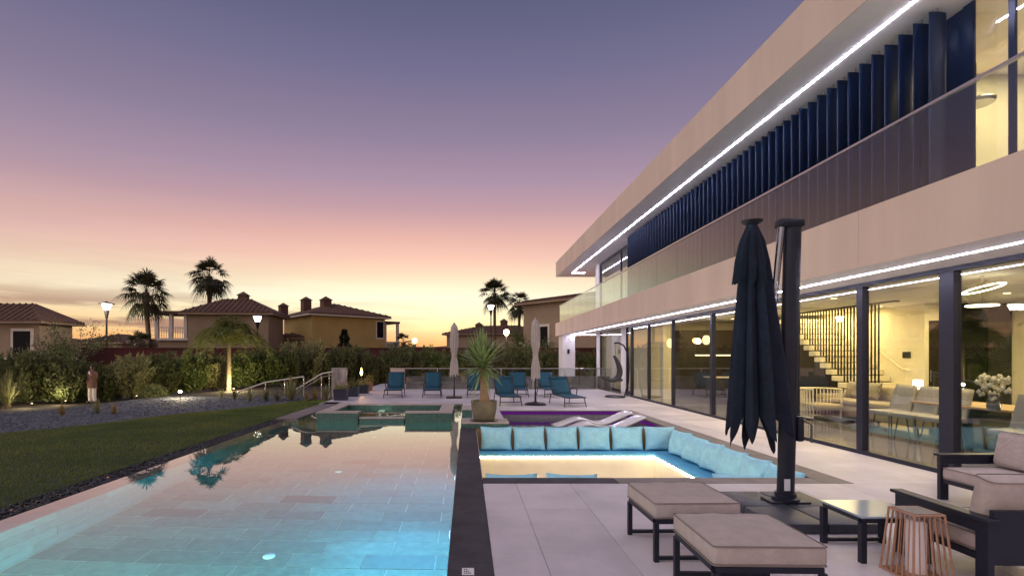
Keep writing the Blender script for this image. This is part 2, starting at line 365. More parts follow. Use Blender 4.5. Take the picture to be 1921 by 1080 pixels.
def tiles(parent, name, rect, wd, ln, ox, oy, z, m, gap=.004, th=.02, ch=.0015, bond=0.0, key='tile', rot=None):
    x0, x1, y0, y1 = rect; out = []
    j0 = math.floor((y0-oy)/ln)
    for j in range(j0, math.ceil((y1-oy)/ln)):
        sh = bond*wd if j % 2 else 0.0
        i0 = math.floor((x0-ox-sh)/wd)
        for i in range(i0, math.ceil((x1-ox-sh)/wd)):
            a0, a1 = max(x0, ox+sh+i*wd), min(x1, ox+sh+(i+1)*wd); b0, b1 = max(y0, oy+j*ln), min(y1, oy+(j+1)*ln)
            if a1-a0 < .03 or b1-b0 < .03: continue
            o = link(name, piece_mesh(a1-a0-gap, b1-b0-gap, th, ch, m, key), None, parent)
            o.location = ((a0+a1)/2, (b0+b1)/2, z); out.append(o)
    return out
TW, TL, TOX, TOY = .675, 1.22, .615, 4.17
for r in (rects[0], rects[1], rects[2]): tiles(terrace, 'floor_tile', r, TW, TL, TOX, TOY, 0, m_tile)
# farther back the joints are too fine to pick apart: one joined part
fb = MB()
for r in (rects[3], rects[4]):
    x0, x1, y0, y1 = r
    for j in range(math.floor((y0-TOY)/TL), math.ceil((y1-TOY)/TL)):
        for i in range(math.floor((x0-TOX)/TW), math.ceil((x1-TOX)/TW)):
            a0, a1 = max(x0, TOX+i*TW), min(x1, TOX+(i+1)*TW); b0, b1 = max(y0, TOY+j*TL), min(y1, TOY+(j+1)*TL)
            if a1-a0 > .03 and b1-b0 > .03: fb.box(a0+.002, a1-.002, b0+.002, b1-.002, -.02, 0)
tag(fb.build('floor_tile_field', m_tile, terrace), kind='stuff')

# ------------------------------------------------------------------ main pool
BLUE_W, TEAL_W = 105, 200
PX0, PX1, PY0, PY1, PZ = -4.33, -.142, 1.2, 17.28, -1.23
pool = thing('pool', 'long infinity pool with grey green stone tiles and overflow edge', 'pool'); del pool['category']; pool['kind'] = 'structure'
b = MB(); b.box(PX0-.02, PX1+.02, PY0-.02, PY1+.02, PZ-.1, PZ-.012); b.build('pool_floor_base', m_poolgrout, pool)
m_pooldk = mat('dark_quartzite', (.095, .128, .122), .5, var=.25, scale=9, bump=.2, bscale=40, rnd=.2)
random.seed(23)
for o in tiles(pool, 'pool_floor_tile', (PX0, PX1, 3.2, 12.7), .74, .305, -4.02, 3.2, PZ, m_pool, gap=.014, th=.012, bond=.37, key='pooltile'):
    if random.random() < .09:
        o.data = o.data.copy(); o.data.materials.clear(); o.data.materials.append(m_pooldk)
# walls: backing, then wall tiles
MB().box(PX0-.32, PX0-.012, PY0, 13.2, PZ, -.052).build('overflow_wall', m_poolgrout, pool)
MB().box(PX0-.33, PX0, PY0, 13.2, -.0515, -.045).build('overflow_cap', m_cap, pool)
MB().box(PX0-.3, PX0, 13.2, PY1, PZ, -.045).build('side_wall', m_mosaic, pool)
wl = MB(); wl.box(PX1, PX1+.012, PY0, 12.13, PZ, -.03); wl.build('divider_wall', m_pool, pool)
MB().box(PX1+.013, PX1+.3, PY0, 11.38, PZ, -.03).build('divider_core', m_grout, pool)
MB().box(PX0-.3, PX1, PY1, PY1+.02, PZ, -.012).build('end_wall', m_mosaic, pool)
MB().box(PX0-.3, PX1+.3, PY0-.25, PY0, PZ, -.03).build('near_wall', m_pool, pool)
MB().box(PX1, PX1+.012, 12.13, PY1, PZ, -.012).build('divider_wall_far', m_mosaic, pool)
def wall_tiles(parent, name, X, y0, y1, ztop, rows, ln, hh, m):
    for r in range(rows):
        y = y0 - (ln*.4 if r % 2 else 0)
        while y < y1:
            a, bb = max(y, y0), min(y+ln, y1)
            if bb-a > .05:
                o = link(name, piece_mesh(bb-a-.008, hh-.008, .012, .0015, m, 'walltile'), None, parent)
                o.rotation_euler = (R(90), 0, R(90)); o.location = (X, (a+bb)/2, ztop-hh*(r+.5))
            y += ln
wall_tiles(pool, 'pool_wall_tile', PX0, 3.2, 12.6, -.06, 4, .74, .29, m_pool)
MB().quad((PX0-.31, PY0, -.032), (PX1, PY0, -.032), (PX1, PY1, -.032), (PX0-.31, PY1, -.032)).build('pool_water_surface', m_water, pool)
# dark coping stones between pool and terrace / seating pit
y = 1.2
while y < 11.37:
    y2 = min(y+.92, 11.37)
    o = link('coping_stone', piece_mesh(.345, y2-y-.003, .04, .003, m_slate, 'coping'), None, pool); o.location = (.025, (y+y2)/2, .004); y = y2
MB().box(-.135, .195, 1.2, 11.37, -.06, -.038).build('coping_bed', m_grout, pool)
# left walkway slab beside the spa
for i in range(5):
    o = link('walkway_stone', piece_mesh(.56, .93, .05, .003, m_slate2, 'walk'), None, pool); o.location = (-4.66, 13.7+i*.935, .0)
# pool lights
m_inlet = mat('white_inlet', (.80, .84, .82), .4, var=.02)
m_lensb = emit('pool_lamp_blue', (.35, .75, 1.0), 6)
for (lx, ly) in ((-2.03, 5.25), (-2.12, 8.45), (-2.1, 11.6)):
    lp = MB().lathe([(.062, PZ+.001), (.062, PZ+.012), (.05, PZ+.02), (.012, PZ+.024)], 22, (lx, ly)).build('floor_inlet', m_inlet, pool, True)
for ly in (3.0, 5.2, 7.4):
    lp = MB().lathe([(.13, 0), (.13, .02), (.10, .03)], 18).xf(Matrix.Translation((PX1-.001, ly, -.55)) @ Matrix.Rotation(R(-90), 4, 'Y')).build('wall_lamp', m_steel, pool)
    MB().lathe([(.095, .0305), (.05, .036)], 18).xf(Matrix.Translation((PX1-.001, ly, -.55)) @ Matrix.Rotation(R(-90), 4, 'Y')).build('lens', m_lensb, lp)
    area('wall_lamp_light', pool, (PX1-.06, ly, -.55), (0, R(62), 0), .3, .16, BLUE_W, (.06, .50, 1.0))
for lx in (-3.5, -2.2, -.9):
    area('end_lamp_light', pool, (lx, PY0+.05, -.55), (R(80), 0, 0), .6, .3, TEAL_W, (.32, 1.0, .80))

# ------------------------------------------------------------------ spa
spa = thing('spa', 'raised square spa with teal stone walls and pale caps in pool', 'spa', (0, 0, 0))
SX0, SX1, SY0, SY1, ST = -3.74, -.38, 12.72, 15.1, .185
def spa_wall(x0, x1, y0, y1, top, nm='wall'):
    o = MB().box(x0, x1, y0, y1, PZ, top).build(nm, m_mosaic, spa)
    MB().box(x0-.012, x1+.012, y0-.012, y1+.012, top+.001, top+.03).build('cap', m_cap, o)
xa, xb = xat(671, SY0), xat(760, SY0)
spa_wall(SX0, xa, SY0, SY0+.32, ST); spa_wall(xb, SX1, SY0, SY0+.32, ST)
spa_wall(xa+.03, xb-.03, SY0+.05, SY0+.28, .045, 'spillway')
spa_wall(SX0, SX0+.32, SY0+.36, SY1-.34, ST); spa_wall(SX1-.32, SX1, SY0+.36, SY1-.34, ST)
spa_wall(SX0, SX1, SY1-.3, SY1, ST)
MB().box(SX0+.3, SX1-.3, SY0+.3, SY1-.3, -.75, -.7).build('floor', m_mosaic, spa)
MB().box(SX0+.33, SX1-.33, SY0+1.5, SY1-.32, -.69, -.30).build('bench', m_mosaic, spa)
MB().quad((SX0+.32, SY0+.3, .085), (SX1-.32, SY0+.3, .085), (SX1-.32, SY1-.3, .085), (SX0+.32, SY1-.3, .085)).build('water', m_water2, spa)
lx, ly = xat(722, SY0+.9), SY0+.9
MB().lathe([(.10, -.29), (.10, -.27)], 16, (xat(716, SY1-.5), SY1-.55)).build('spa_lamp', emit('spa_lamp', (1, .9, .7), 12), spa)
spa_gl = MB().box(xat(719, 14.2), xat(719, 14.2)+.012, 13.2, SY1-.31, .09, .24); spa_gl.build('glass_divider', m_glassb, spa)

# ------------------------------------------------------------------ shallow pool with the purple light
KX0, KX1, KY0, KY1, KW = .955, 4.52, 11.72, 15.2, -.235
kp = thing('shallow_pool', 'shallow sun shelf pool glowing purple along its edges', 'pool', (0, 0, 0)); del kp['category']; kp['kind'] = 'structure'
m_lilac = mat('pale_mosaic', (.22, .20, .25), .4, var=.2, scale=14)
MB().box(KX0, KX1, KY0, KY1, -.75, -.70).build('floor', m_mosaic, kp)
MB().box(KX0, KX1, KY1-.002, KY1+.2, -.75, -.036).build('back_wall', m_lilac, kp)
MB().box(KX1-.002, KX1+.2, KY0, KY1-.01, -.75, -.036).build('right_wall', m_lilac, kp)
MB().box(KX0-.2, KX0, KY0+.42, KY1-.01, -.75, -.036).build('left_wall', m_mosaic, kp)
MB().box(.2, KX1, 11.39, KY0, -.95, -.006).build('front_wall', m_mosaic, kp)
MB().box(KX0+.02, KX1-.04, KY1-.02, KY1-.006, -.12, -.037).build('light_strip', m_purpleglow, kp)  # glowing panel made tall so the back wall looks lit purple
MB().box(KX1-.02, KX1-.006, KY0+.1, KY1-.06, -.12, -.037).build('light_strip', m_purpleglow, kp)  # same stand-in glow along the right wall
MB().quad((KX0, KY0, KW), (KX1, KY0, KW), (KX1, KY1, KW), (KX0, KY1, KW)).build('water', m_water2, kp)
for (x, y, wd, ln) in [(4.70, 6.60, .355, .29)] + [(4.70, 6.745+.94*(i+.5), .355, .935) for i in range(9)]:
    o = link('edge_stone', piece_mesh(wd, ln, .03, .003, m_slate2, 'edge'), None, kp); o.location = (x, y, .004)
# in-pool loungers
m_white = mat('white_gelcoat', (.72, .72, .75), .25, var=.05, coat=.5)
def pool_lounger(y, label):
    t = thing('pool_lounger', label, 'lounger', (0, y, 0), 0, 'white wave loungers in the shallow pool')
    px = [(2.25, -.30), (2.5, -.25), (2.75, -.14), (2.95, -.075), (3.1, -.09), (3.3, -.17), (3.5, -.215), (3.7, -.19), (3.95, -.08), (4.2, .035), (4.38, .11)]
    n = len(px); vs = []; fs = []
    for k, (x, z) in enumerate(px):
        for yy_ in (-.31, -.27, .27, .31): vs.append((x, yy_, z - (.02 if abs(yy_) > .3 else 0)))
    for k in range(n-1):
        for i in range(3): fs.append((k*4+i, k*4+i+1, (k+1)*4+i+1, (k+1)*4+i))
    o = MB().add(vs, fs).build('shell', m_white, t, smooth=True, ang=60)
    md = o.modifiers.new('th', 'SOLIDIFY'); md.thickness = .06; md.offset = -1; sd = o.modifiers.new('s', 'SUBSURF'); sd.levels = 1; sd.render_levels = 2
    MB().rbox(2.7, 3.9, -.2, .2, -.70, -.32, .03).build('foot', m_white, t, smooth=True)
pool_lounger(13.75, 'white wave-shaped lounger in the shallow pool, the farther of two')
pool_lounger(12.72, 'white wave-shaped lounger in the shallow pool, nearest the blue pillows')

# ------------------------------------------------------------------ sunken seating pit
pit = thing('seating_pit', 'sunken seating pit with warm lit cream benches and slate rim', 'seating pit', (0, 0, 0)); del pit['category']; pit['kind'] = 'structure'
QX0, QX1, QY0, QY1, QF, QS = .2, 4.52, 6.745, 11.385, -.98, -.52
m_cream = mat('cream_microcement', (.80, .72, .58), .6, var=.06, scale=2)
m_wood = mat('oiled_wood', (.34, .20, .09), .5, var=.2, scale=6, stretch=(8, 8, 1))
MB().box(QX0, QX1, QY0, QY1, QF-.05, QF).build('floor', m_cream, pit)
MB().box(QX0-.01, QX0+.012, QY0, QY1, QF, -.037).build('left_wall', m_cream, pit)
MB().box(QX0+.013, QX1, QY1-.012, QY1+.003, QF, -.008).build('back_wall', m_wood, pit)
MB().box(QX1-.012, QX1+.01, QY0, QY1-.013, QF, -.03).build('right_wall', m_wood, pit)
MB().box(QX0+.013, QX1-.013, QY0-.01, QY0+.012, QF, -.03).build('front_wall', m_cream, pit)
MB().box(QX0+.02, QX1-.02, QY1-.47, QY1-.02, QF+.001, QS-.003).build('back_bench', m_cream, pit)
MB().box(QX1-.52, QX1-.02, QY0+.58, QY1-.475, QF+.001, QS-.003).build('right_bench', m_cream, pit)
MB().box(QX0+.02, QX1-.02, QY0+.02, QY0+.56, QF+.001, QS-.003).build('front_bench', m_cream, pit)
m_ltblue = mat('turquoise_canvas', (.36, .74, .95), .8, var=.12, scale=7, bump=.2, bscale=180, wrinkle=.35, wscale=8)
m_mattress = mat('azure_canvas', (.12, .46, .74), .8, var=.12, scale=7, bump=.2, bscale=180)
MB().rbox(QX0+.03, QX1-.02, QY1-.50, QY1-.03, QS, QS+.06, .02).build('bench_mattress', m_mattress, pit, smooth=True)
MB().rbox(QX1-.55, QX1-.03, QY0+.62, QY1-.515, QS, QS+.06, .02).build('bench_mattress', m_mattress, pit, smooth=True)
MB().rbox(QX0+.03, QX1-.02, QY0+.03, QY0+.55, QS, QS+.06, .02).build('bench_mattress', m_mattress, pit, smooth=True)
MB().box(QX0+.05, QX1-.56, QY1-.488, QY1-.473, QS-.03, QS-.015).build('light_strip', m_ledw, pit)
MB().box(QX1-.538, QX1-.523, QY0+.65, QY1-.52, QS-.03, QS-.015).build('light_strip', m_ledw, pit)
MB().box(QX0+.05, QX1-.6, QY0+.575, QY0+.59, QS-.03, QS-.015).build('light_strip', m_ledw, pit)
for i in range(5):
    x0 = .203+i*.863
    o = link('rim_stone', piece_mesh(.858, .283, .03, .003, m_slate if i < 2 else m_slate2, 'rim%d' % (i < 2)), None, pit); o.location = (x0+.43, 6.599, .004)
MB().box(.2, 4.88, 6.452, 6.745, -.3, -.03).build('rim_bed', m_grout, pit)
MB().box(4.53, 4.88, 6.746, 15.3, -.3, -.03).build('rim_bed', m_grout, pit)
def pillow_mesh(wd, hg, th, seed, n=14):
    r = random.Random(seed); vs = []; fs = []
    ph = [r.uniform(0, 6) for _ in range(6)]
    for sgn in (1, -1):
        for j in range(n+1):
            for i in range(n+1):
                u, v = -1+2*i/n, -1+2*j/n
                t = (max(0, 1-abs(u)**2.6))**.55*(max(0, 1-abs(v)**2.6))**.55
                x = u*wd/2*(1-.07*(1-v*v)); z = v*hg/2*(1-.09*(1-u*u))
                y = sgn*th/2*t*(1+.07*math.sin(5*u+ph[0])*math.sin(4*v+ph[1]) + .05*math.sin(11*u+7*v+ph[2])*(abs(u)+abs(v))/2)
                vs.append((x, y, z))
    N = (n+1)*(n+1)
    for s_ in (0, 1):
        for j in range(n):
            for i in range(n):
                q = (s_*N+j*(n+1)+i, s_*N+j*(n+1)+i+1, s_*N+(j+1)*(n+1)+i+1, s_*N+(j+1)*(n+1)+i); fs.append(q if s_ == 0 else q[::-1])
    me = bpy.data.meshes.new('pillow'); me.from_pydata(vs, [], fs); bm = bmesh.new(); bm.from_mesh(me)
    bmesh.ops.remove_doubles(bm, verts=bm.verts[:], dist=.0005); bmesh.ops.recalc_face_normals(bm, faces=bm.faces[:]); bm.to_mesh(me); bm.free()
    me.polygons.foreach_set('use_smooth', [True]*len(me.polygons)); return me
pmesh = [pillow_mesh(.70, .53, .24, s) for s in range(6)]
for me in pmesh: me.materials.append(m_ltblue)
ordn = ['first', 'second', 'third', 'fourth', 'fifth', 'sixth', 'seventh']
for i in range(6):
    o = link('pillow', pmesh[i % 6]); xx_ = (931+61.6*i); o.location = (xat(xx_, 11.2), 11.23, QS+.075+.245); o.rotation_euler = (R(random.uniform(-14, -6)), random.uniform(-.05, .05), random.uniform(-.09, .09))
    tag(o, 'turquoise pillow against the wood back wall of the pit, %s from the pool coping' % ordn[i], 'pillow', 'turquoise pillows in the seating pit')
for i in range(6):
    yy_ = 10.50-.68*i
    o = link('pillow', pmesh[(i+1) % 6]); o.location = (4.37, yy_, QS+.075+.255); o.rotation_euler = (R(-12), random.uniform(-.05, .05), R(-84)+random.uniform(-.08, .08))
    tag(o, 'turquoise pillow on the house side of the pit, %s from the far corner' % ordn[i], 'pillow', 'turquoise pillows in the seating pit')
for i, px_ in enumerate((960, 1072, 1385)):
    o = link('pillow', pmesh[(i+2) % 6]); o.location = (xat(px_, 6.92), 6.90, QS+.075+.24-.04); o.rotation_euler = (R(9), random.uniform(-.05, .05), R(180))
    tag(o, ['turquoise pillow peeking over the near rim of the pit beside the coping', 'turquoise pillow peeking over the near rim, second from the coping', 'turquoise pillow at the near rim behind the ottomans'][i], 'pillow', 'turquoise pillows in the seating pit')
# depth plate set in the coping
m_plate = mat('white_enamel', (.75, .75, .78), .4, var=.03); m_ink = mat('black_ink', (.02, .02, .025), .6)
dp = thing('depth_plate', 'small white depth marker plate set in the dark pool coping', 'marker', (xat(878, 3.78), 3.80, .0045))
MB().box(-.045, .045, -.06, .06, 0, .003).build('plate', m_plate, dp)
for yy_, wd in ((.032, .03), (.0, .05), (-.032, .06)):
    k = int(wd/.014)
    for q in range(k): MB().box(-.03+q*.014, -.03+q*.014+.009, yy_-.009, yy_+.009, .003, .0036).build('glyph', m_ink, dp)
# plinth, divider block and potted yucca
pl = thing('planter_plinth', 'low teal stone plinth with pale cap carrying the potted palm', 'plinth', (0, 0, 0))
MB().box(-.125, .925, 11.385, 12.12, -.03, .10).build('base', m_mosaic, pl); MB().box(-.137, .937, 11.375, 12.13, .101, .13).build('cap', m_cap, pl)
pb = thing('divider_block', 'small teal stone block with pale cap behind the round pot', 'block', (0, 0, 0))
MB().box(-.125, .13, 13.3, 14.3, .002, .20).build('base', m_mosaic, pb); MB().box(-.137, .142, 13.29, 14.31, .201, .23).build('cap', m_cap, pb)

# ------------------------------------------------------------------ the villa
villa = thing('villa', 'long modern two-storey villa with taupe fascias, blue louvres and lit glass', 'villa', (0, 0, 0))
YN = -1.0                                      # near end, behind the camera
FX, FE = 5.2, 30.1
MB().box(FX+.03, 6.62, YN, FE-.03, 2.80, 3.49).build('balcony_slab', m_soffit, villa)
def fascia_run(x, xe, z0, z1, ye, name):
    MB().box(x+.012, x+.03, YN, ye-.002, z0+.012, z1-.012).build(name+'_backing', m_fascia, villa)
    y = YN
    while y < ye-.01:
        y2 = min(y+3.9, ye); MB().box(x, x+.0115, y+.0025, y2-.0025, z0, z1).build(name+'_panel', m_fascia, villa); y = y2
    MB().box(x+.031, xe, ye-.03, ye, z0, z1).build(name+'_end', m_fascia, villa)
fascia_run(FX, 9.0, 2.775, 3.53, FE, 'balcony_fascia')
MB().box(FX+.05, 6.6, YN, FE-.05, 3.495, 3.515).build('balcony_floor', m_tile, villa)
MB().box(5.28, 14.0, YN, FE+.1, 6.30, 7.05).build('roof_slab', m_soffit, villa)
fascia_run(5.25, 14, 6.275, 7.13, FE+.13, 'roof_fascia')
MB().box(5.285, 14.0, YN, FE+.09, 7.06, 7.10).build('roof_top', m_fascia, villa)
# light strips under both overhangs
for z, xx_, ye in ((2.80, 5.83, 28.6), (6.30, 5.93, 28.9)):
    MB().box(xx_-.011, xx_+.011, YN, ye, z-.009, z-.001).build('light_strip', m_led, villa)
    MB().box(xx_+.015, 7.2 if z < 3 else 6.66, ye-.028, ye, z-.008, z-.001).build('light_strip', m_led, villa)
# ground floor shell
GX = 6.5
wl = MB(); wl.box(6.62, 14, YN, 28.0, 2.96, 3.48); wl.build('ceiling_slab', m_render, villa)
m_floor = mat('polished_grey_stone', (.10, .10, .105), .10, var=.3, scale=1.5, coat=.3)
MB().box(6.46, 14.2, YN, 28.0, -.35, -.004).build('interior_floor', m_floor, villa)
m_wallw = mat('warm_white_paint', (.72, .66, .52), .8, var=.03)
MB().box(11.75, 11.9, 13.3, 20.39, .0, 2.955).build('stair_wall', m_wallw, villa)
MB().box(11.751, 11.86, 13.15, 13.299, 0, 2.955).build('hall_wall', m_wallw, villa)
MB().box(11.861, 12.6, 13.15, 13.299, 2.52, 2.955).build('door_lintel', m_wallw, villa)
m_dark = mat('smoked_oak', (.030, .022, .018), .4, var=.4, scale=3, stretch=(6, 6, .6))
dw = MB().box(11.91, 12.6, 13.32, 13.40, 0, 2.515).build('hall_door', m_dark, villa)
MB().tube([(12.05, 13.30, .95), (12.05, 13.30, 1.25)], .012, 8).build('handle', m_steel, dw)
MB().box(14.0, 14.15, YN, 28, 0, 2.955).build('rear_wall', m_wallw, villa)
# dark garden windows in the rear wall of the dining room
m_night = mat('night_glass', (.012, .016, .012), .04, var=.5, scale=1.2)
for i in range(4):
    y0 = 2.2+i*2.6
    fr = MB().box(13.96, 13.999, y0, y0+2.5, .05, 2.6).build('rear_window', m_frame, villa); MB().box(13.94, 13.958, y0+.06, y0+2.44, .11, 2.54).build('pane', m_night, fr)
fr = MB().box(12.62, 13.99, 13.15, 13.30, 0, 2.95).build('garden_window', m_frame, villa); MB().box(12.68, 13.93, 13.13, 13.149, .08, 2.8).build('pane', m_night, fr)
MB().box(6.62, 14.0, 20.4, 20.55, 0, 2.955).build('partition_wall', m_wallw, villa)
MB().box(GX+.03, 7.12, 20.28, 20.39, 0, 2.95).build('corner_pier', m_render, villa)
# far room, set back
FXW = 7.05
MB().box(FXW, FXW+.15, 27.2, 28.0, 0, 2.95).build('end_pier', m_render, villa)
MB().box(FXW, 14.0, 27.86, 28.0, 0, 2.95).build('end_wall', m_render, villa)
MB().box(FXW, FXW+.15, 22.75, 23.45, 0, 2.95).build('middle_pier', m_render, villa)
MB().box(FXW, FXW+.15, 20.56, 21.25, 0, 2.95).build('near_pier', m_render, villa)
for (a, b_) in ((23.45, 27.2), (21.25, 22.75)):
    f = MB(); f.box(FXW+.02, FXW+.1, a, a+.06, .0, 2.94); f.box(FXW+.02, FXW+.1, b_-.06, b_, 0, 2.94); f.box(FXW+.02, FXW+.1, a+.061, b_-.061, 0, .07); f.box(FXW+.02, FXW+.1, a+.061, b_-.061, 2.86, 2.94)
    fr = f.build('window_frame', m_frame, villa); MB().box(FXW+.05, FXW+.062, a+.06, b_-.06, .07, 2.86).build('pane', m_glass, fr)
m_curt = mat('sheer_curtain', (.72, .70, .55), .9, var=.08)
cu = MB()
pts = [(7.32+.04*math.sin(k*1.9), 25.0+k*.05) for k in range(46)]
for k in range(45): cu.quad((*pts[k], .03), (*pts[k+1], .03), (*pts[k+1], 2.85), (*pts[k], 2.85))
cu.build('curtain', m_curt, villa, smooth=True, ang=80)
# the end column under the balcony corner
col = MB().box(5.36, 6.06, 28.7, 29.9, 0, 2.799).build('column', m_render, villa)
MB().rbox(5.62, 5.74, 28.60, 28.69, 1.75, 2.0, .015).build('wall_light', m_frame, col)
# main glass front: mullions and panes
ys = [20.25, 18.35, 16.2, 13.6, 11.9, 10.15, 8.45, 6.92, 5.2, 3.5, 1.8, .2]
thick = {13.6: .12, 8.45: .13, 6.92: .21, 20.25: .10}
MB().box(GX-.03, GX+.09, .0, 20.3, .001, .06).build('bottom_track', m_frame, villa)
MB().box(GX-.03, GX+.09, .0, 20.3, 2.735, 2.80).build('top_track', m_frame, villa)
for y in ys:
    t = thick.get(y, .055); MB().box(GX-.025, GX+.085, y-t/2, y+t/2, .061, 2.734).build('mullion', m_frame, villa)
for a, b_ in zip(ys[1:], ys[:-1]):
    ta, tb = thick.get(a, .055)/2, thick.get(b_, .055)/2
    MB().box(GX+.025, GX+.037, a+ta-.005, b_-tb+.005, .055, 2.74).build('facade_pane', m_glass, villa)
# stair, rod screen, handrail
st = MB().box(10.35, 11.7, 12.80, 12.99, .001, .05).build('staircase', m_wallw, villa)
for k in range(16):
    z = .175*(k+1); y = 13.0+.24*k
    MB().rbox(10.30, 11.745, y, y+.27, z-.14, z, .008, 1).build('stair_tread', m_wallw, st)
MB().tube([(11.69, 13.5, 1.22), (11.69, 13.75, 1.26), (11.69, 16.2, 2.85)], .022, 8).build('handrail', m_wallw, st)
MB().prof([(13.3, 0.0), (18.4, 0.0), (18.4, 2.9), (16.9, 2.75), (13.3, .14)], 'x', 10.75, 10.80).build('under_stair_panel', m_dark, st)  # dark panel added to fill the dark area below the treads
m_rod = mat('black_rod', (.012, .012, .014), .4)
sp = MB().box(10.36, 10.48, 12.4, 16.9, 2.92, 2.954).build('screen_rail', m_rod, villa)
for k in range(32):
    y = 12.95+.118*k; zb_ = max(.05, .175*(math.floor((y-13.0)/.24)+1)) if y > 13 else .05
    if zb_ < 2.8: MB().box(10.40, 10.43, y-.013, y+.013, zb_+.002, 2.919).build('screen_rod', m_rod, sp)
th_ = MB().box(11.735, 11.749, 13.55, 13.80, 1.55, 1.72).build('thermostat', m_rod, villa)
# kitchen wall and column
kc = MB().box(8.3, 12.5, 20.0, 20.39, 0, 2.62).build('kitchen_cupboard', m_dark, villa)
for k in range(6): MB().box(8.33+k*.69, 8.33+k*.69+.67, 19.975, 19.999, .06, 2.6).build('cupboard_door', m_dark, kc)
MB().box(8.9, 11.5, 19.95, 19.974, 1.62, 1.66).build('shelf_light', emit('shelf_glow', (1, .72, .35), 5), kc)
MB().box(7.35, 7.72, 19.2, 19.5, 0, 2.95).build('interior_column', m_wallw, villa)
# interior lamps (ceiling panels seen lit through the glass)
m_panel = emit('ceiling_panel_glow', (1.0, .72, .34), 4.5)
WC = (1.0, .73, .31)
for (x, y, sx, sy, pw) in ((9.0, 17.6, 2.2, 2.0, 150), (9.0, 13.0, 2.0, 2.0, 170), (11.1, 15.6, .8, 2.5, 110), (9.0, 9.0, 2.2, 1.6, 140), (9.2, 5.2, 2.2, 1.6, 60), (11.6, 11.6, 1.4, 1.4, 120), (10.2, 24.5, 2.0, 2.0, 130)):
    area('ceiling_lamp_light', villa, (x, y, 2.93), (0, 0, 0), sx, sy, pw, WC)
for (x, y) in ((8.2, 18.5), (9.6, 18.5), (8.2, 15.0), (9.6, 15.0), (8.6, 12), (11.2, 13.9), (9.0, 8.0), (11.6, 11.0)):
    MB().lathe([(.06, 2.945), (.06, 2.957)], 12, (x, y)).build('downlight', m_panel, villa)
# upper floor
MB().box(6.705, 6.73, 6.905, 7.30, 3.52, 6.29).build('blue_panel', m_louver, villa); MB().box(6.95, 7.1, 7.30, 26.4, 3.52, 6.29).build('upper_inner_wall', m_frame, villa)
UX = 6.68
MB().box(UX, UX+.27, 25.9, 26.6, 3.516, 6.295).build('upper_end_pier', m_render, villa)
MB().box(UX, UX+.27, 20.2, 21.0, 3.516, 6.295).build('upper_pier', m_render, villa)
MB().box(UX+.3, 14, 26.4, 26.6, 3.516, 6.295).build('upper_end_wall', m_render, villa)
f = MB(); f.box(UX+.05, UX+.13, 21.0, 21.07, 3.52, 6.29); f.box(UX+.05, UX+.13, 25.83, 25.9, 3.52, 6.29); f.box(UX+.05, UX+.13, 21.071, 25.829, 6.2, 6.29); f.box(UX+.05, UX+.13, 22.4, 22.47, 3.52, 6.19)
fr = f.build('upper_window_frame', m_frame, villa); MB().box(UX+.08, UX+.092, 21.07, 25.83, 3.52, 6.2).build('pane', m_glass, fr)
lm = MB(); pr = [(.128*math.cos(q), .016*math.sin(q)) for q in [2*math.pi*k/14 for k in range(14)]]
lm.prof(pr, 'z', 3.54, 6.24); lme = lm.mesh('louvre', True, 50); lme.materials.append(m_louver)
pin = MB().box(-.008, .008, -.008, .008, 6.24, 6.30).mesh('louvre_pin'); pin.materials.append(m_steel)
ny = 6.92
while ny < 20.0:
    o = link('louvre', lme, None, villa); o.location = (6.36, ny, 0); o.rotation_euler = (0, 0, R(4))
    p_ = link('pin', pin, None, o); ny += .245
# near upper room, lit
MB().box(UX, 14, 8.55, 8.7, 3.52, 6.29).build('upper_partition', m_wallw, villa)
f = MB(); f.box(UX, UX+.03, 6.75, 6.90, 3.52, 6.29); f.box(UX, UX+.03, 6.24, 6.32, 3.52, 6.29); f.box(UX, UX+.03, 3.0, 6.24, 6.2, 6.29); f.box(UX, UX+.03, 4.4, 4.5, 3.52, 6.19)
fr = f.build('upper_window_frame', m_louver, villa)
MB().box(UX+.01, UX+.02, 6.32, 6.75, 3.52, 6.29).build('pane', m_glass, fr); MB().box(UX+.01, UX+.02, 4.5, 6.24, 3.52, 6.2).build('pane', m_glass, fr)
MB().box(UX+.01, 14, YN, 8.5, 3.496, 3.515).build('upper_floor', m_wallw, villa)
dl = MB().lathe([(.22, 5.62), (.24, 5.66), (.24, 5.68), (.05, 5.70)], 24, (8.15, 8.2)).build('disc_lamp', m_steel, villa)
MB().tube([(8.15, 8.2, 5.7), (8.15, 8.2, 6.29)], .008, 6).build('cord', m_frame, dl)
area('upper_lamp_light', villa, (8.6, 7.2, 6.25), (0, 0, 0), 1.4, 1.4, 130, (1, .76, .40))
area('upper_far_light', villa, (8.6, 24, 6.2), (0, 0, 0), 1.5, 1.5, 45, (1, .80, .55))
# balcony balustrade: panes, cap rail, clips
MB().box(FX+.03, FX+.075, YN, 29.0, 4.435, 4.465).build('balcony_rail', m_steel, villa)
y = 1.8
while y < 28.9:
    y2 = min(y+1.375, 28.95)
    MB().box(FX+.045, FX+.06, y+.006, y2-.006, 3.516, 4.434).build('balustrade_pane', m_glassb, villa); y = y2
MB().box(FX+.07, 6.6, 28.93, 28.945, 3.516, 4.434).build('balustrade_pane', m_glassb, villa)

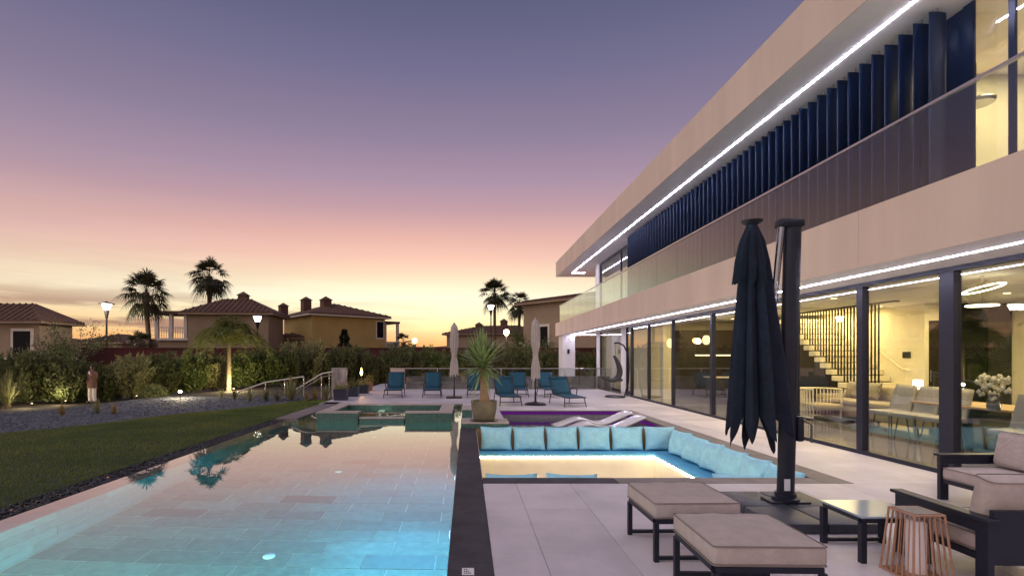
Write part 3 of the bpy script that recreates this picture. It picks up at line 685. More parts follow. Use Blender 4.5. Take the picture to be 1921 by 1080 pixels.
# ------------------------------------------------------------------ things inside the house
m_leather = mat('cream_leather', (.36, .345, .33), .5, var=.08, scale=4); m_chrome = mat('dark_chrome', (.25, .25, .26), .2, metal=1)
m_oak = mat('oak_top', (.40, .26, .12), .4, var=.2, scale=5, stretch=(1, 8, 8))
def dining_chair(x, y, rz, label):
    t = thing('dining_chair', label, 'chair', (x, y, .0), rz, 'grey dining chairs'); t.scale = (1.08, 1.08, 1.04)
    MB().rbox(-.23, .23, -.24, .22, .43, .52, .03).build('seat', m_leather, t, True)
    b = MB(); n = 9; vs = []; fs = []
    for j in range(n):
        s_ = j/(n-1); z = .44+.55*s_; yb = .20+.13*s_; wd = .235-.03*s_
        for i in range(7):
            u = -1+i/3; vs.append((wd*u, yb+.0-.06*u*u*(1-s_*.3), z))
    for j in range(n-1):
        for i in range(6): fs.append((j*7+i, j*7+i+1, (j+1)*7+i+1, (j+1)*7+i))
    o = b.add(vs, fs).build('backrest', m_leather, t, True, 70); md = o.modifiers.new('t', 'SOLIDIFY'); md.thickness = .05; md.offset = 0
    for sx in (-.2, .2):
        for sy in (-.2, .18): MB().tube([(sx*.8, sy*.8, .43), (sx, sy, 0)], .012, 8).build('leg', m_chrome, t)
for i, (x, y) in enumerate(((8.36, 10.1), (8.36, 9.55), (8.36, 9.0))):
    dining_chair(x, y, R(90+180), ['grey dining chair nearest the sofa, back to the glass', 'middle of three grey dining chairs with backs to the glass', 'grey dining chair just left of the thick dark mullion'][i])
dining_chair(7.95, 7.35, R(-80), 'grey dining chair in the right glass bay in front of the flowers')
dining_chair(9.95, 7.7, R(90), 'grey dining chair across the table behind the flowers')
dining_chair(9.95, 8.6, R(90), 'grey dining chair on the far side of the table')
dt_ = thing('dining_table', 'long oak topped dining table behind the glass', 'table', (9.05, 8.4, 0))
MB().rbox(-.5, .5, -1.5, 1.5, .71, .75, .008, 1).build('table_top', m_oak, dt_)
for s_ in (-1.1, 1.1): MB().box(-.3, .3, s_-.04, s_+.04, 0, .709).build('leg', m_frame, dt_)
fv = thing('flower_vase', 'glass vase of white flowers standing on the dining table', 'flowers', (xat(1846, 8.15), 8.0, .75))
MB().lathe([(.07, 0), (.09, .08), (.06, .2), (.075, .26)], 14).build('vase', m_chrome, fv, True)
fl = MB()
for k in range(70):
    v = Vector((random.gauss(0, 1), random.gauss(0, 1), random.gauss(.4, .8))).normalized()*random.uniform(.1, .24); c_ = Vector((0, 0, .38))+v
    r_ = random.uniform(.03, .05); fl.add([c_+Vector(d)*r_ for d in ((1,0,0),(0,1,0),(-1,0,0),(0,-1,0),(0,0,1),(0,0,-1))], [(0,1,4),(1,2,4),(2,3,4),(3,0,4),(1,0,5),(2,1,5),(3,2,5),(0,3,5)])
fl.build('blossom', mat('white_petals', (.75, .72, .62), .7), fv, True, 80)
tl = MB().lathe([(.035, .75), (.04, .80), (.02, .83)], 10, (8.7, 7.75)).build('tealight', emit('tealight_glow', (1, .85, .6), 25)); tag(tl, 'small glowing tealight beside the flower vase', 'tealight')
# ring pendants
m_ring = emit('ring_glow', (1, .86, .5), 9)
for i, (px_, py_, rr, tilt) in enumerate(((1856, 508, .27, .0), (1845, 541, .26, .35), (1842, 573, .20, .0))):
    Y_ = 8.6; t = thing('ring_pendant', ['glowing ring pendant, topmost of three over the dining table', 'tilted glowing ring pendant, middle of three over the table', 'glowing ring pendant, lowest and smallest of three'][i], 'pendant lamp', (xat(px_, Y_), Y_, zat(py_, Y_)), 0, 'ring pendants over the dining table')
    MB().tube([(rr*math.cos(q), rr*math.sin(q), tilt*rr*math.cos(q)) for q in [2*math.pi*k/28 for k in range(29)]], .013, 6).build('ring', m_ring, t)
    MB().tube([(0, 0, 0), (0, 0, 2.95-zat(py_, Y_))], .004, 5).build('cord', m_frame, t)
    MB().bar((-rr, 0, -tilt*rr), (rr, 0, tilt*rr), .008, .008).build('crossbar', m_frame, t)
# sofa with cushions
m_linen = mat('beige_linen', (.30, .25, .18), .9, var=.1, scale=8, bump=.2)
so_ = thing('sofa', 'beige linen sofa below the stair rods', 'sofa', (9.75, 12.1, 0), R(-90))
MB().rbox(-1.3, 1.3, -.45, .45, .12, .40, .04).build('base', m_linen, so_, True); MB().rbox(-1.3, 1.3, .3, .52, .38, .86, .06).build('backrest', m_linen, so_, True)
for s_ in (-.65, .65): MB().rbox(s_-.63, s_+.63, -.46, .28, .40, .53, .05).build('seat_cushion', m_linen, so_, True)
for s_ in (-1, 1): MB().rbox(s_*1.4-.12, s_*1.4+.12, -.45, .5, .1, .62, .05).build('armrest', m_linen, so_, True)
m_pat = bpy.data.materials.new('herringbone_cloth'); m_pat.use_nodes = True
_t = m_pat.node_tree; _g = _t.nodes.new('ShaderNodeNewGeometry'); _w = _t.nodes.new('ShaderNodeTexWave'); _w.inputs['Scale'].default_value = 14; _w.wave_type = 'RINGS'; _w.inputs['Distortion'].default_value = 3
_r = _t.nodes.new('ShaderNodeValToRGB'); _r.color_ramp.elements[0].color = (.04, .035, .03, 1); _r.color_ramp.elements[1].color = (.38, .33, .25, 1); _r.color_ramp.interpolation = 'CONSTANT'; _r.color_ramp.elements[1].position = .5
_t.links.new(_g.outputs['Position'], _w.inputs[0]); _t.links.new(_w.outputs[0], _r.inputs[0]); _t.links.new(_r.outputs[0], _t.nodes['Principled BSDF'].inputs['Base Color'])
pm2 = pillow_mesh(.5, .45, .16, 9); pm2.materials.append(m_pat)
for i, yy_ in enumerate((13.1, 12.5, 11.6)):
    o = link('sofa_cushion', pm2); o.location = (9.9, yy_, .75); o.rotation_euler = (R(-14), 0, R(-90)); tag(o, ['patterned cushion at the left end of the beige sofa', 'patterned cushion in the middle of the beige sofa', 'patterned cushion behind the dining chairs on the sofa'][i], 'cushion', 'patterned sofa cushions')
# slatted tub chair
tb = thing('slatted_armchair', 'round armchair with pale vertical slats behind the glass', 'armchair', (8.9, 12.9, 0))
MB().rbox(-.36, .36, -.36, .36, .28, .42, .06).build('seat', m_linen, tb, True)
for k in range(26):
    q = R(-35+250*k/25); MB().tube([(.42*math.cos(q), .42*math.sin(q), .08), (.45*math.cos(q), .45*math.sin(q), .78)], .014, 6).build('slat', m_wallw, tb)
MB().tube([(.45*math.cos(R(-35+250*k/25)), .45*math.sin(R(-35+250*k/25)), .78) for k in range(26)], .02, 6).build('top_rail', m_wallw, tb)
MB().tube([(.42*math.cos(R(-35+250*k/25)), .42*math.sin(R(-35+250*k/25)), .08) for k in range(26)], .02, 6).build('bottom_rail', m_wallw, tb)
tl2 = thing('table_lamp', 'small glowing white table lamp behind the beige sofa', 'lamp', (10.35, 11.75, 0))
MB().lathe([(.14, 0), (.14, .02), (.02, .05), (.02, .85)], 12).build('stand', m_frame, tl2, True); MB().lathe([(.10, .85), (.085, 1.06)], 16).build('shade', emit('shade_glow', (1, .85, .6), 9), tl2, True)
for i, (px_, py_) in enumerate(((1325, 634), (1258, 640))):
    Y_ = 18.2; x = xat(px_, Y_); t = thing('kitchen_pendant', ['glowing lantern pendant in front of the dark kitchen', 'glowing lantern pendant beside the pale column'][i], 'pendant lamp', (x, Y_, zat(py_+12, Y_)), 0, 'kitchen pendants')
    MB().lathe([(.05, 0), (.12, .08), (.13, .22), (.07, .32)], 14).build('shade', emit('pendant_glow', (1, .72, .30), 3.2), t, True); MB().tube([(0, 0, .32), (0, 0, 2.94-zat(py_+12, Y_))], .006, 5).build('cord', m_frame, t)
ki = thing('kitchen_island', 'dark kitchen island with pale worktop behind the glass', 'kitchen island', (9.6, 17.4, 0))
MB().box(-1.3, 1.3, -.4, .4, 0, .86).build('cabinet', m_dark, ki); MB().rbox(-1.36, 1.36, -.46, .46, .861, .9, .006, 1).build('worktop', m_cap, ki)

# ------------------------------------------------------------------ terrace furniture, near
m_taupe = mat('taupe_outdoor_fabric', (.47, .40, .375), .9, var=.09, scale=10, bump=.25, bscale=260, wrinkle=.30, wscale=7)
m_pipe = mat('piping', (.22, .18, .165), .9)
m_navy = mat('navy_powder_coat', (.012, .015, .030), .45, var=.15, spec=.35)
def cushion(name, x0, x1, y0, y1, z0, z1, parent, r=.035, crown=.02, m=m_taupe):
    bm = bmesh.new(); bmesh.ops.create_grid(bm, x_segments=16, y_segments=16, size=1); bm.free()
    n = 18; vs = []; fs = []; cx, cy = (x0+x1)/2, (y0+y1)/2; hx, hy = (x1-x0)/2, (y1-y0)/2; rnd_ = random.Random(int(x0*97+y0*31))
    p1, p2 = rnd_.uniform(0, 6), rnd_.uniform(0, 6)
    b = MB().rbox(x0, x1, y0, y1, z0, z1, r, 3)
    bm = bmesh.new(); me = b.mesh(name); bm.from_mesh(me); bmesh.ops.subdivide_edges(bm, edges=[e for e in bm.edges if e.calc_length() > .15], cuts=9, use_grid_fill=True)
    for v in bm.verts:
        u, w_ = (v.co.x-cx)/hx, (v.co.y-cy)/hy; t = max(0, 1-u*u)*max(0, 1-w_*w_)
        if v.co.z > (z0+z1)/2: v.co.z += crown*t + .003*math.sin(9*u+p1)*math.sin(8*w_+p2)
        else: v.co.z -= 0
        k = 1+.012*math.sin(math.pi*min(1, max(0, (v.co.z-z0)/(z1-z0))))
        v.co.x = cx+(v.co.x-cx)*k; v.co.y = cy+(v.co.y-cy)*k
    bm.to_mesh(me); bm.free(); me.polygons.foreach_set('use_smooth', [True]*len(me.polygons)); me.set_sharp_from_angle(angle=R(60))
    o = link(name, me, m, parent)
    for zz_ in (z1-r*.25, z0+r*.25):
        c = r*.75; ring = []
        for sx, sy, a0 in ((1, 1, 0), (-1, 1, 90), (-1, -1, 180), (1, -1, 270)):
            for q in range(4):
                a = R(a0+30*q); ring.append((cx+sx*(hx-c)+c*math.cos(a)*1.0, cy+sy*(hy-c)+c*math.sin(a), zz_))
        ring.append(ring[0]); MB().tube(ring, .005, 6, False).build('piping', m_pipe, o, True)
    return o
def ottoman(x0, x1, y0, y1, rz, label):
    cx, cy = (x0+x1)/2, (y0+y1)/2; hx, hy = (x1-x0)/2, (y1-y0)/2
    t = thing('ottoman', label, 'ottoman', (cx, cy, 0), rz, 'taupe cushioned ottomans')
    cushion('cushion', -hx, hx, -hy, hy, .335, .465, t, .03, .018)
    a, b_ = hx-.02, hy-.02
    fr = MB()
    for s_ in (-1, 1): fr.bar((-a, s_*b_, .315), (a, s_*b_, .315), .035, .035); fr.bar((s_*a, -b_+.018, .3149), (s_*a, b_-.018, .3149), .0345, .0345)
    fr.build('seat_frame', m_navy, t)
    for sx in (-1, 1):
        for sy in (-1, 1): MB().box(sx*a-.018, sx*a+.018, sy*b_-.018, sy*b_+.018, 0, .297).build('leg', m_navy, t)
    for s_ in (-1, 1): MB().bar((-a+.018, s_*b_, .03), (a-.018, s_*b_, .03), .028, .028).build('floor_rail', m_navy, t)
ottoman(1.45, 2.13, 3.98, 4.63, R(1), 'taupe cushioned ottoman with navy legs, the one nearer the seating pit')
ottoman(1.49, 2.17, 3.07, 3.72, R(-1.5), 'taupe cushioned ottoman with navy legs, nearest the viewer')
# coffee table
ct = thing('coffee_table', 'low coffee table with glossy pale top and navy legs', 'coffee table', (3.32, 4.19, 0))
hx, hy = .27, .235
MB().rbox(-hx, hx, -hy, hy, .345, .362, .004, 1).build('table_top', mat('glossy_grey_glass', (.32, .41, .50), .16, var=.05), ct)
fr = MB()
for s_ in (-1, 1): fr.bar((-hx+.02, s_*(hy-.02), .328), (hx-.02, s_*(hy-.02), .328), .032, .03); fr.bar((s_*(hx-.0195), -hy+.037, .3279), (s_*(hx-.0195), hy-.037, .3279), .032, .0298)
fr.build('frame', m_navy, ct)
for sx in (-1, 1):
    for sy in (-1, 1): MB().box(sx*(hx-.0195)-.021, sx*(hx-.0195)+.021, sy*(hy-.02)-.021, sy*(hy-.02)+.021, 0, .312).build('leg', m_navy, ct)
MB().bar((-hx+.04, hy-.02, .03), (hx-.04, hy-.02, .03), .03, .03).build('floor_rail', m_navy, ct)
# wicker lantern
m_rattan = mat('copper_rattan', (.40, .22, .14), .5, var=.2, scale=30)
ln_ = thing('lantern', 'tapered copper rattan lantern with white glass cylinder', 'lantern', (3.28, 3.74, 0))
bs, ts, hh = .145, .108, .475
def fru(u, k): s_ = bs+(ts-bs)*k; return s_*u
for ax in range(4):
    for i in range(6):
        u = -1+2*i/6
        def P_(k):
            s_ = bs+(ts-bs)*k; a = (s_*u, -s_) if ax == 0 else ((s_, s_*u) if ax == 1 else ((-s_*u, s_) if ax == 2 else (-s_, -s_*u)))
            return (a[0], a[1], hh*k)
        MB().tube([P_(0), P_(.5), P_(1)], .008 if i == 0 else .0048, 6).build('cane', m_rattan, ln_, True)
for k in (.02, .99):
    s_ = bs+(ts-bs)*k; MB().tube([(-s_, -s_, hh*k), (s_, -s_, hh*k), (s_, s_, hh*k), (-s_, s_, hh*k), (-s_, -s_, hh*k)], .009, 6).build('hoop', m_rattan, ln_)
MB().box(-.095, .095, -.095, .095, hh-.004, hh+.004).build('top_plate', mat('grey_lantern_lid', (.16, .14, .14), .5), ln_)
MB().lathe([(.06, .03), (.062, .05), (.062, .39), (.05, .41)], 24).build('candle_glass', mat('frosted_white_glass', (.78, .72, .72), .35, var=.03), ln_, True)
MB().box(-.12, .12, -.12, .12, .012, .03).build('base_plate', m_rattan, ln_)
# lounge seats with flat navy arms
def lounge_seat(name, label, x, y, rz, wd, seats):
    t = thing(name, label, 'sofa' if seats > 1 else 'armchair', (x, y, 0), rz, 'taupe lounge seating'); hw = wd/2
    for s_ in (-1, 1):
        xo = s_*(hw-.03)
        fr = MB(); fr.rbox(xo-.05, xo+.05, -.42, .40, .485, .51, .004, 1); fr.box(xo-.02, xo+.02, -.40, .38, .40, .4845)
        arm = fr.build('armrest', m_navy, t)
        MB().box(xo-.021, xo+.021, -.40, -.31, 0, .399).build('front_leg', m_navy, arm)
        MB().box(xo-.021, xo+.021, .29, .38, 0, .399).build('rear_leg', m_navy, arm)
    MB().box(-hw+.055, hw-.055, -.38, .36, .19, .235).build('seat_frame', m_navy, t)
    MB().box(-hw+.055, hw-.055, .34, .375, .24, .56).build('back_frame', m_navy, t)
    sw = (wd-.12)/seats
    for k in range(seats):
        a = -hw+.06+sw*k; cushion('seat_cushion', a+.004, a+sw-.004, -.40, .26, .238, .37, t, .035, .015)
        o = cushion('back_cushion', a+.01, a+sw-.01, -.075, .075, -.20, .20, t, .06, .0); o.location = (0, .235, .575); o.rotation_euler = (R(-12), 0, 0)
lounge_seat('outdoor_sofa', 'taupe outdoor sofa with navy arms standing against the glass', 5.69, 4.94, R(-90), 1.66, 2)
lounge_seat('outdoor_armchair', 'taupe outdoor armchair turned away beside the rattan lantern', 3.93, 3.80, R(178), .86, 1)
# cantilever parasol
m_canvas = mat('dark_slate_canvas', (.015, .020, .038), .8, spec=.15, var=.25, scale=3, bump=.15, bscale=160, wrinkle=.3, wscale=6)
cp = thing('cantilever_parasol', 'closed dark cantilever parasol on a heavy square base', 'parasol', (3.31, 5.32, 0))
m_base = mat('weighted_base', (.038, .042, .062), .5, var=.25, scale=12, bump=.1)
for i in (0, 1):
    for j in (0, 1):
        MB().rbox(-.52+i*.47, -.055+i*.47, -.72+j*.57, -.157+j*.57, .0, .095, .02).build('base_slab', m_base, cp, True)
MB().rbox(-.2, .2, -.11, .11, .096, .115, .006, 1).build('base_plate', m_navy, cp)
MB().lathe([(.13, .1151), (.13, .14), (.10, .15), (.10, .19)], 20).build('socket', m_navy, cp, True)
pole = MB(); pf = [(.088*math.cos(q)*1.0, .06*math.sin(q)) for q in [2*math.pi*k/20 for k in range(20)]]
vs = []; fs = []
for k in range(2):
    z = .19+2.80*k; 
    for a, b_ in pf: vs.append((a+.075*k, b_, z))
n = 20
fs = [tuple(range(n-1, -1, -1)), tuple(range(n, 2*n))]+[(i, (i+1) % n, n+(i+1) % n, n+i) for i in range(n)]
po = pole.add(vs, fs).build('pole', m_navy, cp, True)
MB().rbox(-.085, .17, -.075, .075, 2.93, 3.02, .03, 3).build('pole_cap', m_navy, po, True)
MB().box(-.05, .01, -.0625, -.058, .22, .34).build('care_label', m_plate, po)
MB().tube([(-.055, -.02, 2.93), (-.16, -.03, 1.95)], [.035, .03], 10).build('strut', m_chrome, cp, True)
MB().rbox(-.215, -.10, -.08, .02, 1.84, 1.95, .015).build('strut_bracket', m_navy, cp, True)
cr = MB(); cr.rbox(.10, .17, -.05, .05, .72, .98, .02); cr.build('crank_box', m_navy, cp, True)
MB().tube([(.15, -.05, .95), (.21, -.09, .9), (.21, -.09, .72)], .011, 8).build('crank_handle', m_chrome, cp, True)
# folded canopy: eight deep folds, each with its own hanging corner
def folded(cx, cy, zt, zb, prof, k, depth, tip, seed, n=112, rows=26, lean=(0, 0)):
    r_ = random.Random(seed); am = [r_.uniform(.75, 1.25) for _ in range(k)]; tp = [r_.uniform(.5, 1.3) for _ in range(k)]; of = [r_.uniform(-.25, .25) for _ in range(k)]
    vs = []; fs = []
    for j in range(rows+1):
        s_ = j/rows; base = np.interp(s_, [p[0] for p in prof], [p[1] for p in prof])
        for i in range(n):
            q = 2*math.pi*i/n; fi = q/(2*math.pi)*k; c = int(fi) % k; fr_ = fi-int(fi); lobe = 1-abs(2*fr_-1); lobe = .5*lobe+.5*(.5-.5*math.cos(math.pi*lobe)); d_ = depth*min(1, s_*3+.1)
            rr = base*am[c]**(lobe*.6)*(1-d_+d_*lobe**.8)*(1+.05*math.sin(3*q*k+c)*s_); qq = q + .5*of[c]*s_*(lobe)
            z = zt+(zb-zt)*s_ - (tip*tp[c]*lobe**1.1*max(0, (s_-.7)/.3) if tip else 0)
            vs.append((cx+lean[0]*s_+rr*math.cos(qq), cy+lean[1]*s_+rr*math.sin(qq), z))
    for j in range(rows):
        for i in range(n): fs.append((j*n+i, j*n+(i+1) % n, (j+1)*n+(i+1) % n, (j+1)*n+i))
    return MB().add(vs, fs)
cv = folded(-.36, -.02, 2.93, 1.0, [(0, .05), (.1, .10), (.25, .15), (.45, .19), (.7, .245), (1, .305)], 7, .54, .38, 4, lean=(.03, 0)).build('canopy', m_canvas, cp, True, 75)
folded(-.36, -.02, 2.95, 2.42, [(0, .052), (.3, .12), (.7, .165), (1, .19)], 8, .5, .10, 11).build('vent_flap', m_canvas, cv, True, 75)
MB().lathe([(.035, 2.93), (.06, 2.96), (.10, 2.985), (.105, 3.0), (.04, 3.01)], 18, (-.36, -.02)).build('crown_cap', m_navy, cv, True)
MB().tube([(-.36, -.02, 2.94), (-.33, -.02, .95)], .025, 8).build('mast', m_navy, cp)

# ------------------------------------------------------------------ terrace furniture, far
m_teal = mat('teal_sling', (.008, .078, .135), .75, var=.15, scale=6, bump=.1, bscale=200)
m_bronze = mat('dark_bronze', (.03, .024, .024), .4, metal=.4)
def lounger(label, X, Y, rz, roll=False, back=58):
    t = thing('sun_lounger', label, 'sun lounger', (X, Y, 0), rz, 'teal sun loungers on the terrace'); w_ = .31
    def sling(nm, a, b_, parent):
        n = 6; vs = []; fs = []
        a, b_ = Vector(a), Vector(b_)
        for k in range(n+1):
            p = a.lerp(b_, k/n); sag = -.02*math.sin(math.pi*k/n)
            for u in (-1, -.5, 0, .5, 1): vs.append((u*w_, p.y, p.z+sag*(1-u*u)))
        for k in range(n):
            for i in range(4): fs.append((k*5+i, k*5+i+1, (k+1)*5+i+1, (k+1)*5+i))
        o = MB().add(vs, fs).build(nm, m_teal, parent, True, 80); md = o.modifiers.new('t', 'SOLIDIFY'); md.thickness = .018; md.offset = 0; return o
    hy_, hz = .28, .33; L_ = .72; by, bz = hy_+L_*math.cos(R(back)), hz+L_*math.sin(R(back))
    sling('seat', (0, -.95, .30), (0, hy_, hz), t); bk = sling('backrest', (0, hy_, hz+.012), (0, by, bz), t)
    if roll: MB().tube([(-.28, by-.035, bz-.05), (.28, by-.035, bz-.05)], .055, 12).build('head_roll', m_teal, bk, True)
    fr = MB()
    for s_ in (-1, 1):
        fr.tube([(s_*(w_+.015), -.97, .30), (s_*(w_+.015), hy_, hz), (s_*(w_+.015), hy_+.32, hz)], .016, 6)
        fr.tube([(s_*(w_+.015), hy_, hz), (s_*(w_+.015), by, bz)], .016, 6)
    fr.tube([(-w_-.015, -.97, .30), (w_+.015, -.97, .30)], .016, 6); fr.tube([(-w_-.015, by, bz), (w_+.015, by, bz)], .016, 6); fr.build('frame', m_bronze, t, True)
    for s_ in (-1, 1):
        MB().tube([(s_*(w_+.015), -.80, .30), (s_*(w_+.05), -.92, 0)], .016, 6).build('leg', m_bronze, t); MB().tube([(s_*(w_+.015), .45, hz), (s_*(w_+.05), .55, 0)], .016, 6).build('leg', m_bronze, t)
        MB().tube([(s_*(w_+.03), -.15, .31), (s_*(w_+.06), -.12, .52), (s_*(w_+.06), .25, .54), (s_*(w_+.02), .36, .48)], .018, 6).build('armrest', m_bronze, t, True)
    MB().tube([(-w_-.03, -.86, .13), (w_+.03, -.86, .13)], .012, 6).build('cross_bar', m_bronze, t)
lounger('teal sun lounger at the left end of the row by the parapet post', xat(740, 20.4), 20.55, R(3))
lounger('teal sun lounger between the left one and the thin parasol', xat(811, 20.4), 20.55, R(2))
lounger('teal sun lounger half hidden behind the potted palm', xat(893, 20.6), 20.7, R(0))
lounger('teal sun lounger with head roll just right of the potted palm', xat(950, 17.3), 17.35, R(5), True, 52)
lounger('teal sun lounger behind the one beside the potted palm', xat(973, 20.6), 20.8, R(-3))
lounger('teal sun lounger right behind the right pale parasol', xat(1030, 20.6), 20.8, R(4))
lounger('teal sun lounger with head roll nearest the house', xat(1060, 17.0), 17.0, R(10), True, 52)
m_offw = mat('oatmeal_canvas', (.50, .44, .41), .85, var=.10, scale=4, bump=.15, bscale=120)
def parasol(label, X, Y, ztop, square):
    t = thing('closed_parasol', label, 'parasol', (X, Y, 0), 0, 'closed pale parasols on the terrace')
    if square: MB().rbox(-.30, .30, -.30, .30, 0, .06, .015).build('base', m_bronze, t)
    else:
        MB().lathe([(.36, 0), (.36, .03), (.30, .07), (.08, .10), (.05, .12)], 24).build('base', m_bronze, t, True)
    MB().lathe([(.035, .05), (.03, .45)], 10).build('socket', m_bronze, t, True); MB().tube([(0, 0, .4), (0, 0, ztop-.06)], .021, 8).build('pole', m_bronze, t)
    zb = .92
    cv = folded(0, 0, ztop-.03, zb, [(0, .05), (.06, .135), (.25, .165), (.45, .16), (.60, .095), (.64, .09), (.80, .16), (1, .17)], 8, .42, .12, 3 if square else 7, n=80).build('canopy', m_offw, t, True, 70)
    z_ = ztop-.03-(ztop-.03-zb)*.62; MB().lathe([(.095, z_-.02), (.10, z_), (.095, z_+.02)], 16).build('tie_band', m_offw, cv, True)
    MB().lathe([(.03, ztop-.04), (.05, ztop-.02), (.02, ztop+.02)], 10).build('finial', m_offw, cv, True)
parasol('closed pale parasol on the left, on a flat square base', xat(852, 19.7), 19.7, zat(606, 19.7), True)
parasol('closed pale parasol on the right, on a round base', xat(1004.5, 16.9), 16.9, zat(597, 16.9), False)
# hanging chair
hc = thing('hanging_chair', 'dark cushioned hanging lounge chair on a curved steel stand', 'hanging chair', (6.02, 20.05, 0))
MB().tube([(.36*math.cos(q)-.22, .5*math.sin(q), .03) for q in [2*math.pi*k/24 for k in range(25)]], .025, 8).build('base_ring', m_navy, hc, True)
MB().tube([(.15, 0, .03), (.30, 0, .6), (.33, 0, 1.2), (.28, 0, 1.7), (.12, 0, 2.02), (-.08, 0, 2.13), (-.25, 0, 2.12)], .03, 10).build('stand', m_navy, hc, True)
MB().tube([(-.22, 0, 2.10), (-.20, 0, 1.62)], .008, 6).build('rope', m_navy, hc)
sh = [(-.20, 1.64), (-.10, 1.50), (.02, 1.25), (.08, .98), (.02, .72), (-.18, .56), (-.45, .58), (-.68, .68), (-.78, .76)]
vs = []; fs = []
for i, (a, z) in enumerate(sh):
    wd = [.06, .14, .24, .3, .32, .32, .3, .26, .2][i]
    for u in (-1, -.6, 0, .6, 1): vs.append((a-.07*u*u, u*wd, z+.05*u*u))
for i in range(len(sh)-1):
    for k in range(4): fs.append((i*5+k, i*5+k+1, (i+1)*5+k+1, (i+1)*5+k))
o = MB().add(vs, fs).build('shell', mat('charcoal_weave', (.035, .035, .045), .7, var=.5, scale=30), hc, True, 80); md = o.modifiers.new('t', 'SOLIDIFY'); md.thickness = .10; sd = o.modifiers.new('s', 'SUBSURF'); sd.render_levels = 1
MB().rbox(-.52, .02, -.25, .25, .62, .74, .05, 3).build('seat_pad', mat('grey_pad', (.10, .10, .12), .9, var=.3, scale=9), hc, True)

# ------------------------------------------------------------------ terrace edge: parapet, handrails, planters, torch
m_stone = mat('pale_limestone', (.42, .37, .36), .75, var=.12, scale=3, bump=.15, bscale=50)
m_wallg = mat('grey_brown_render', (.20, .165, .15), .85, var=.25, scale=1.5, bump=.2, bscale=60)
pa = thing('glass_parapet', 'low glass parapet with steel rail along the far terrace edge', 'parapet', (0, 24.9, 0))
x0 = xat(733, 24.9)
MB().box(x0, x0+.68, -.14, .14, 0, 1.0).build('end_post', m_stone, pa); MB().box(x0-.02, x0+.70, -.16, .16, 1.001, 1.03).build('post_cap', m_stone, pa)
MB().box(x0+.72, 7.0, .2, .4, 0, .62).build('kerb_wall', m_wallg, pa)
MB().tube([(x0+.7, 0, 1.01), (7.04, 0, 1.01)], .022, 8).build('top_rail', m_steel, pa)
x = x0+.72
while x < 6.9:
    x2 = min(x+1.55, 7.0); MB().box(x+.01, x2-.01, -.006, .006, .03, .985).build('glass_pane', m_glassb, pa)
    MB().box(x2-.02, x2+.02, -.03, .03, 0, .99).build('post', m_steel, pa); x = x2
def rail(label, Y, pts, posts):
    P_ = [(xat(a, Y), Y, zat(b_, Y)) for a, b_ in pts]; t = thing('handrail', label, 'handrail', P_[0][:2]+(0,)); o = Vector(t.location)
    P_ = [Vector(p)-o for p in P_]
    MB().tube(P_, .03, 8).build('rail', m_steel, t, True)
    for k in posts:
        i = int(k); p = P_[i].lerp(P_[min(i+1, len(P_)-1)], k-i); MB().tube([p-Vector((0, 0, .02)), (p.x, p.y, min(-.15, p.z-.3))], .02, 6).build('post', m_steel, t)
    return t, P_
rail('long low steel handrail sloping down through the planting', 21.5, [(446, 735), (498, 717), (570, 706)], (.5, 1.0, 1.5, 2.0))
t, P_ = rail('short steel handrail climbing to the pale stone pillar', 20.3, [(556, 730), (603, 701), (624, 697)], (1.0, 1.7))
MB().tube([p-Vector((0, 0, .13)) for p in P_], .016, 6).build('lower_rail', m_steel, t)
pi_ = thing('stone_pillar', 'pale weathered stone pillar beside the dark planters', 'pillar', (xat(637, 20.8), 20.8, 0))
MB().rbox(-.27, .27, -.2, .2, -.2, 1.10, .01, 1).build('shaft', mat('weathered_marble', (.42, .38, .36), .7, var=.45, scale=3, stretch=(1, 1, .4)), pi_); MB().rbox(-.285, .285, -.215, .215, 1.101, 1.13, .006, 1).build('cap', m_stone, pi_)
m_leafd = mat('leaf_dark', (.06, .085, .026), .55, scale=4, col2=(.17, .18, .07), trans=.25)
m_leafg = mat('leaf_green', (.07, .12, .025), .5, scale=3, col2=(.19, .23, .07), trans=.3)
m_leafp = mat('leaf_pale', (.20, .21, .085), .5, scale=3, col2=(.36, .34, .15), trans=.25)
m_straw = mat('leaf_straw', (.26, .19, .06), .6, scale=4, col2=(.40, .29, .10), trans=.3)
m_bark = mat('bark', (.10, .07, .05), .9, var=.4, scale=10, bump=.6, bscale=30)
def arr(x): return np.asarray(x, float)
def tuft_mesh(n, L, wd, spread, seed, bend=.5, k=5, zmin=0.15):
    r = np.random.default_rng(seed); az = r.uniform(0, 2*np.pi, n); el = np.pi/2 - np.abs(r.normal(0, spread, n)); el = np.clip(el, zmin, np.pi/2)
    Ls = L*r.uniform(.6, 1.1, n); t = np.linspace(0, 1, k)
    d0 = np.stack([np.cos(az)*np.cos(el), np.sin(az)*np.cos(el), np.sin(el)], 1)
    path = d0[:, None, :]*(t[None, :, None]*Ls[:, None, None]); path[..., 2] -= bend*(t[None]**2)*Ls[:, None]*np.cos(el)[:, None]
    path[..., :2] += r.normal(0, .02, (n, 1, 2))*L
    side = np.stack([-np.sin(az), np.cos(az), np.zeros(n)], 1); wds = wd*np.sin(np.pi*np.clip(t*.85+.12, 0, 1))[None]*r.uniform(.7, 1.2, (n, 1)); wds[:, -1] = .002
    return strips(path, wds, side)
def tuft(name, label, cat, loc, n, L, wd, spread, seed, m, bend=.5, group=None, zmin=.15, stem=None):
    V, Fq = tuft_mesh(n, L, wd, spread, seed, bend, zmin=zmin); t = thing(name, label, cat, loc, 0, group)
    o = link('leaves', np_mesh(name, V, Fq), m, t)
    MB().lathe([(L*.07, -.02), (L*.08, L*.05), (L*.03, L*.1)], 10).build('crown_base', m_bark, t)
    return t, o
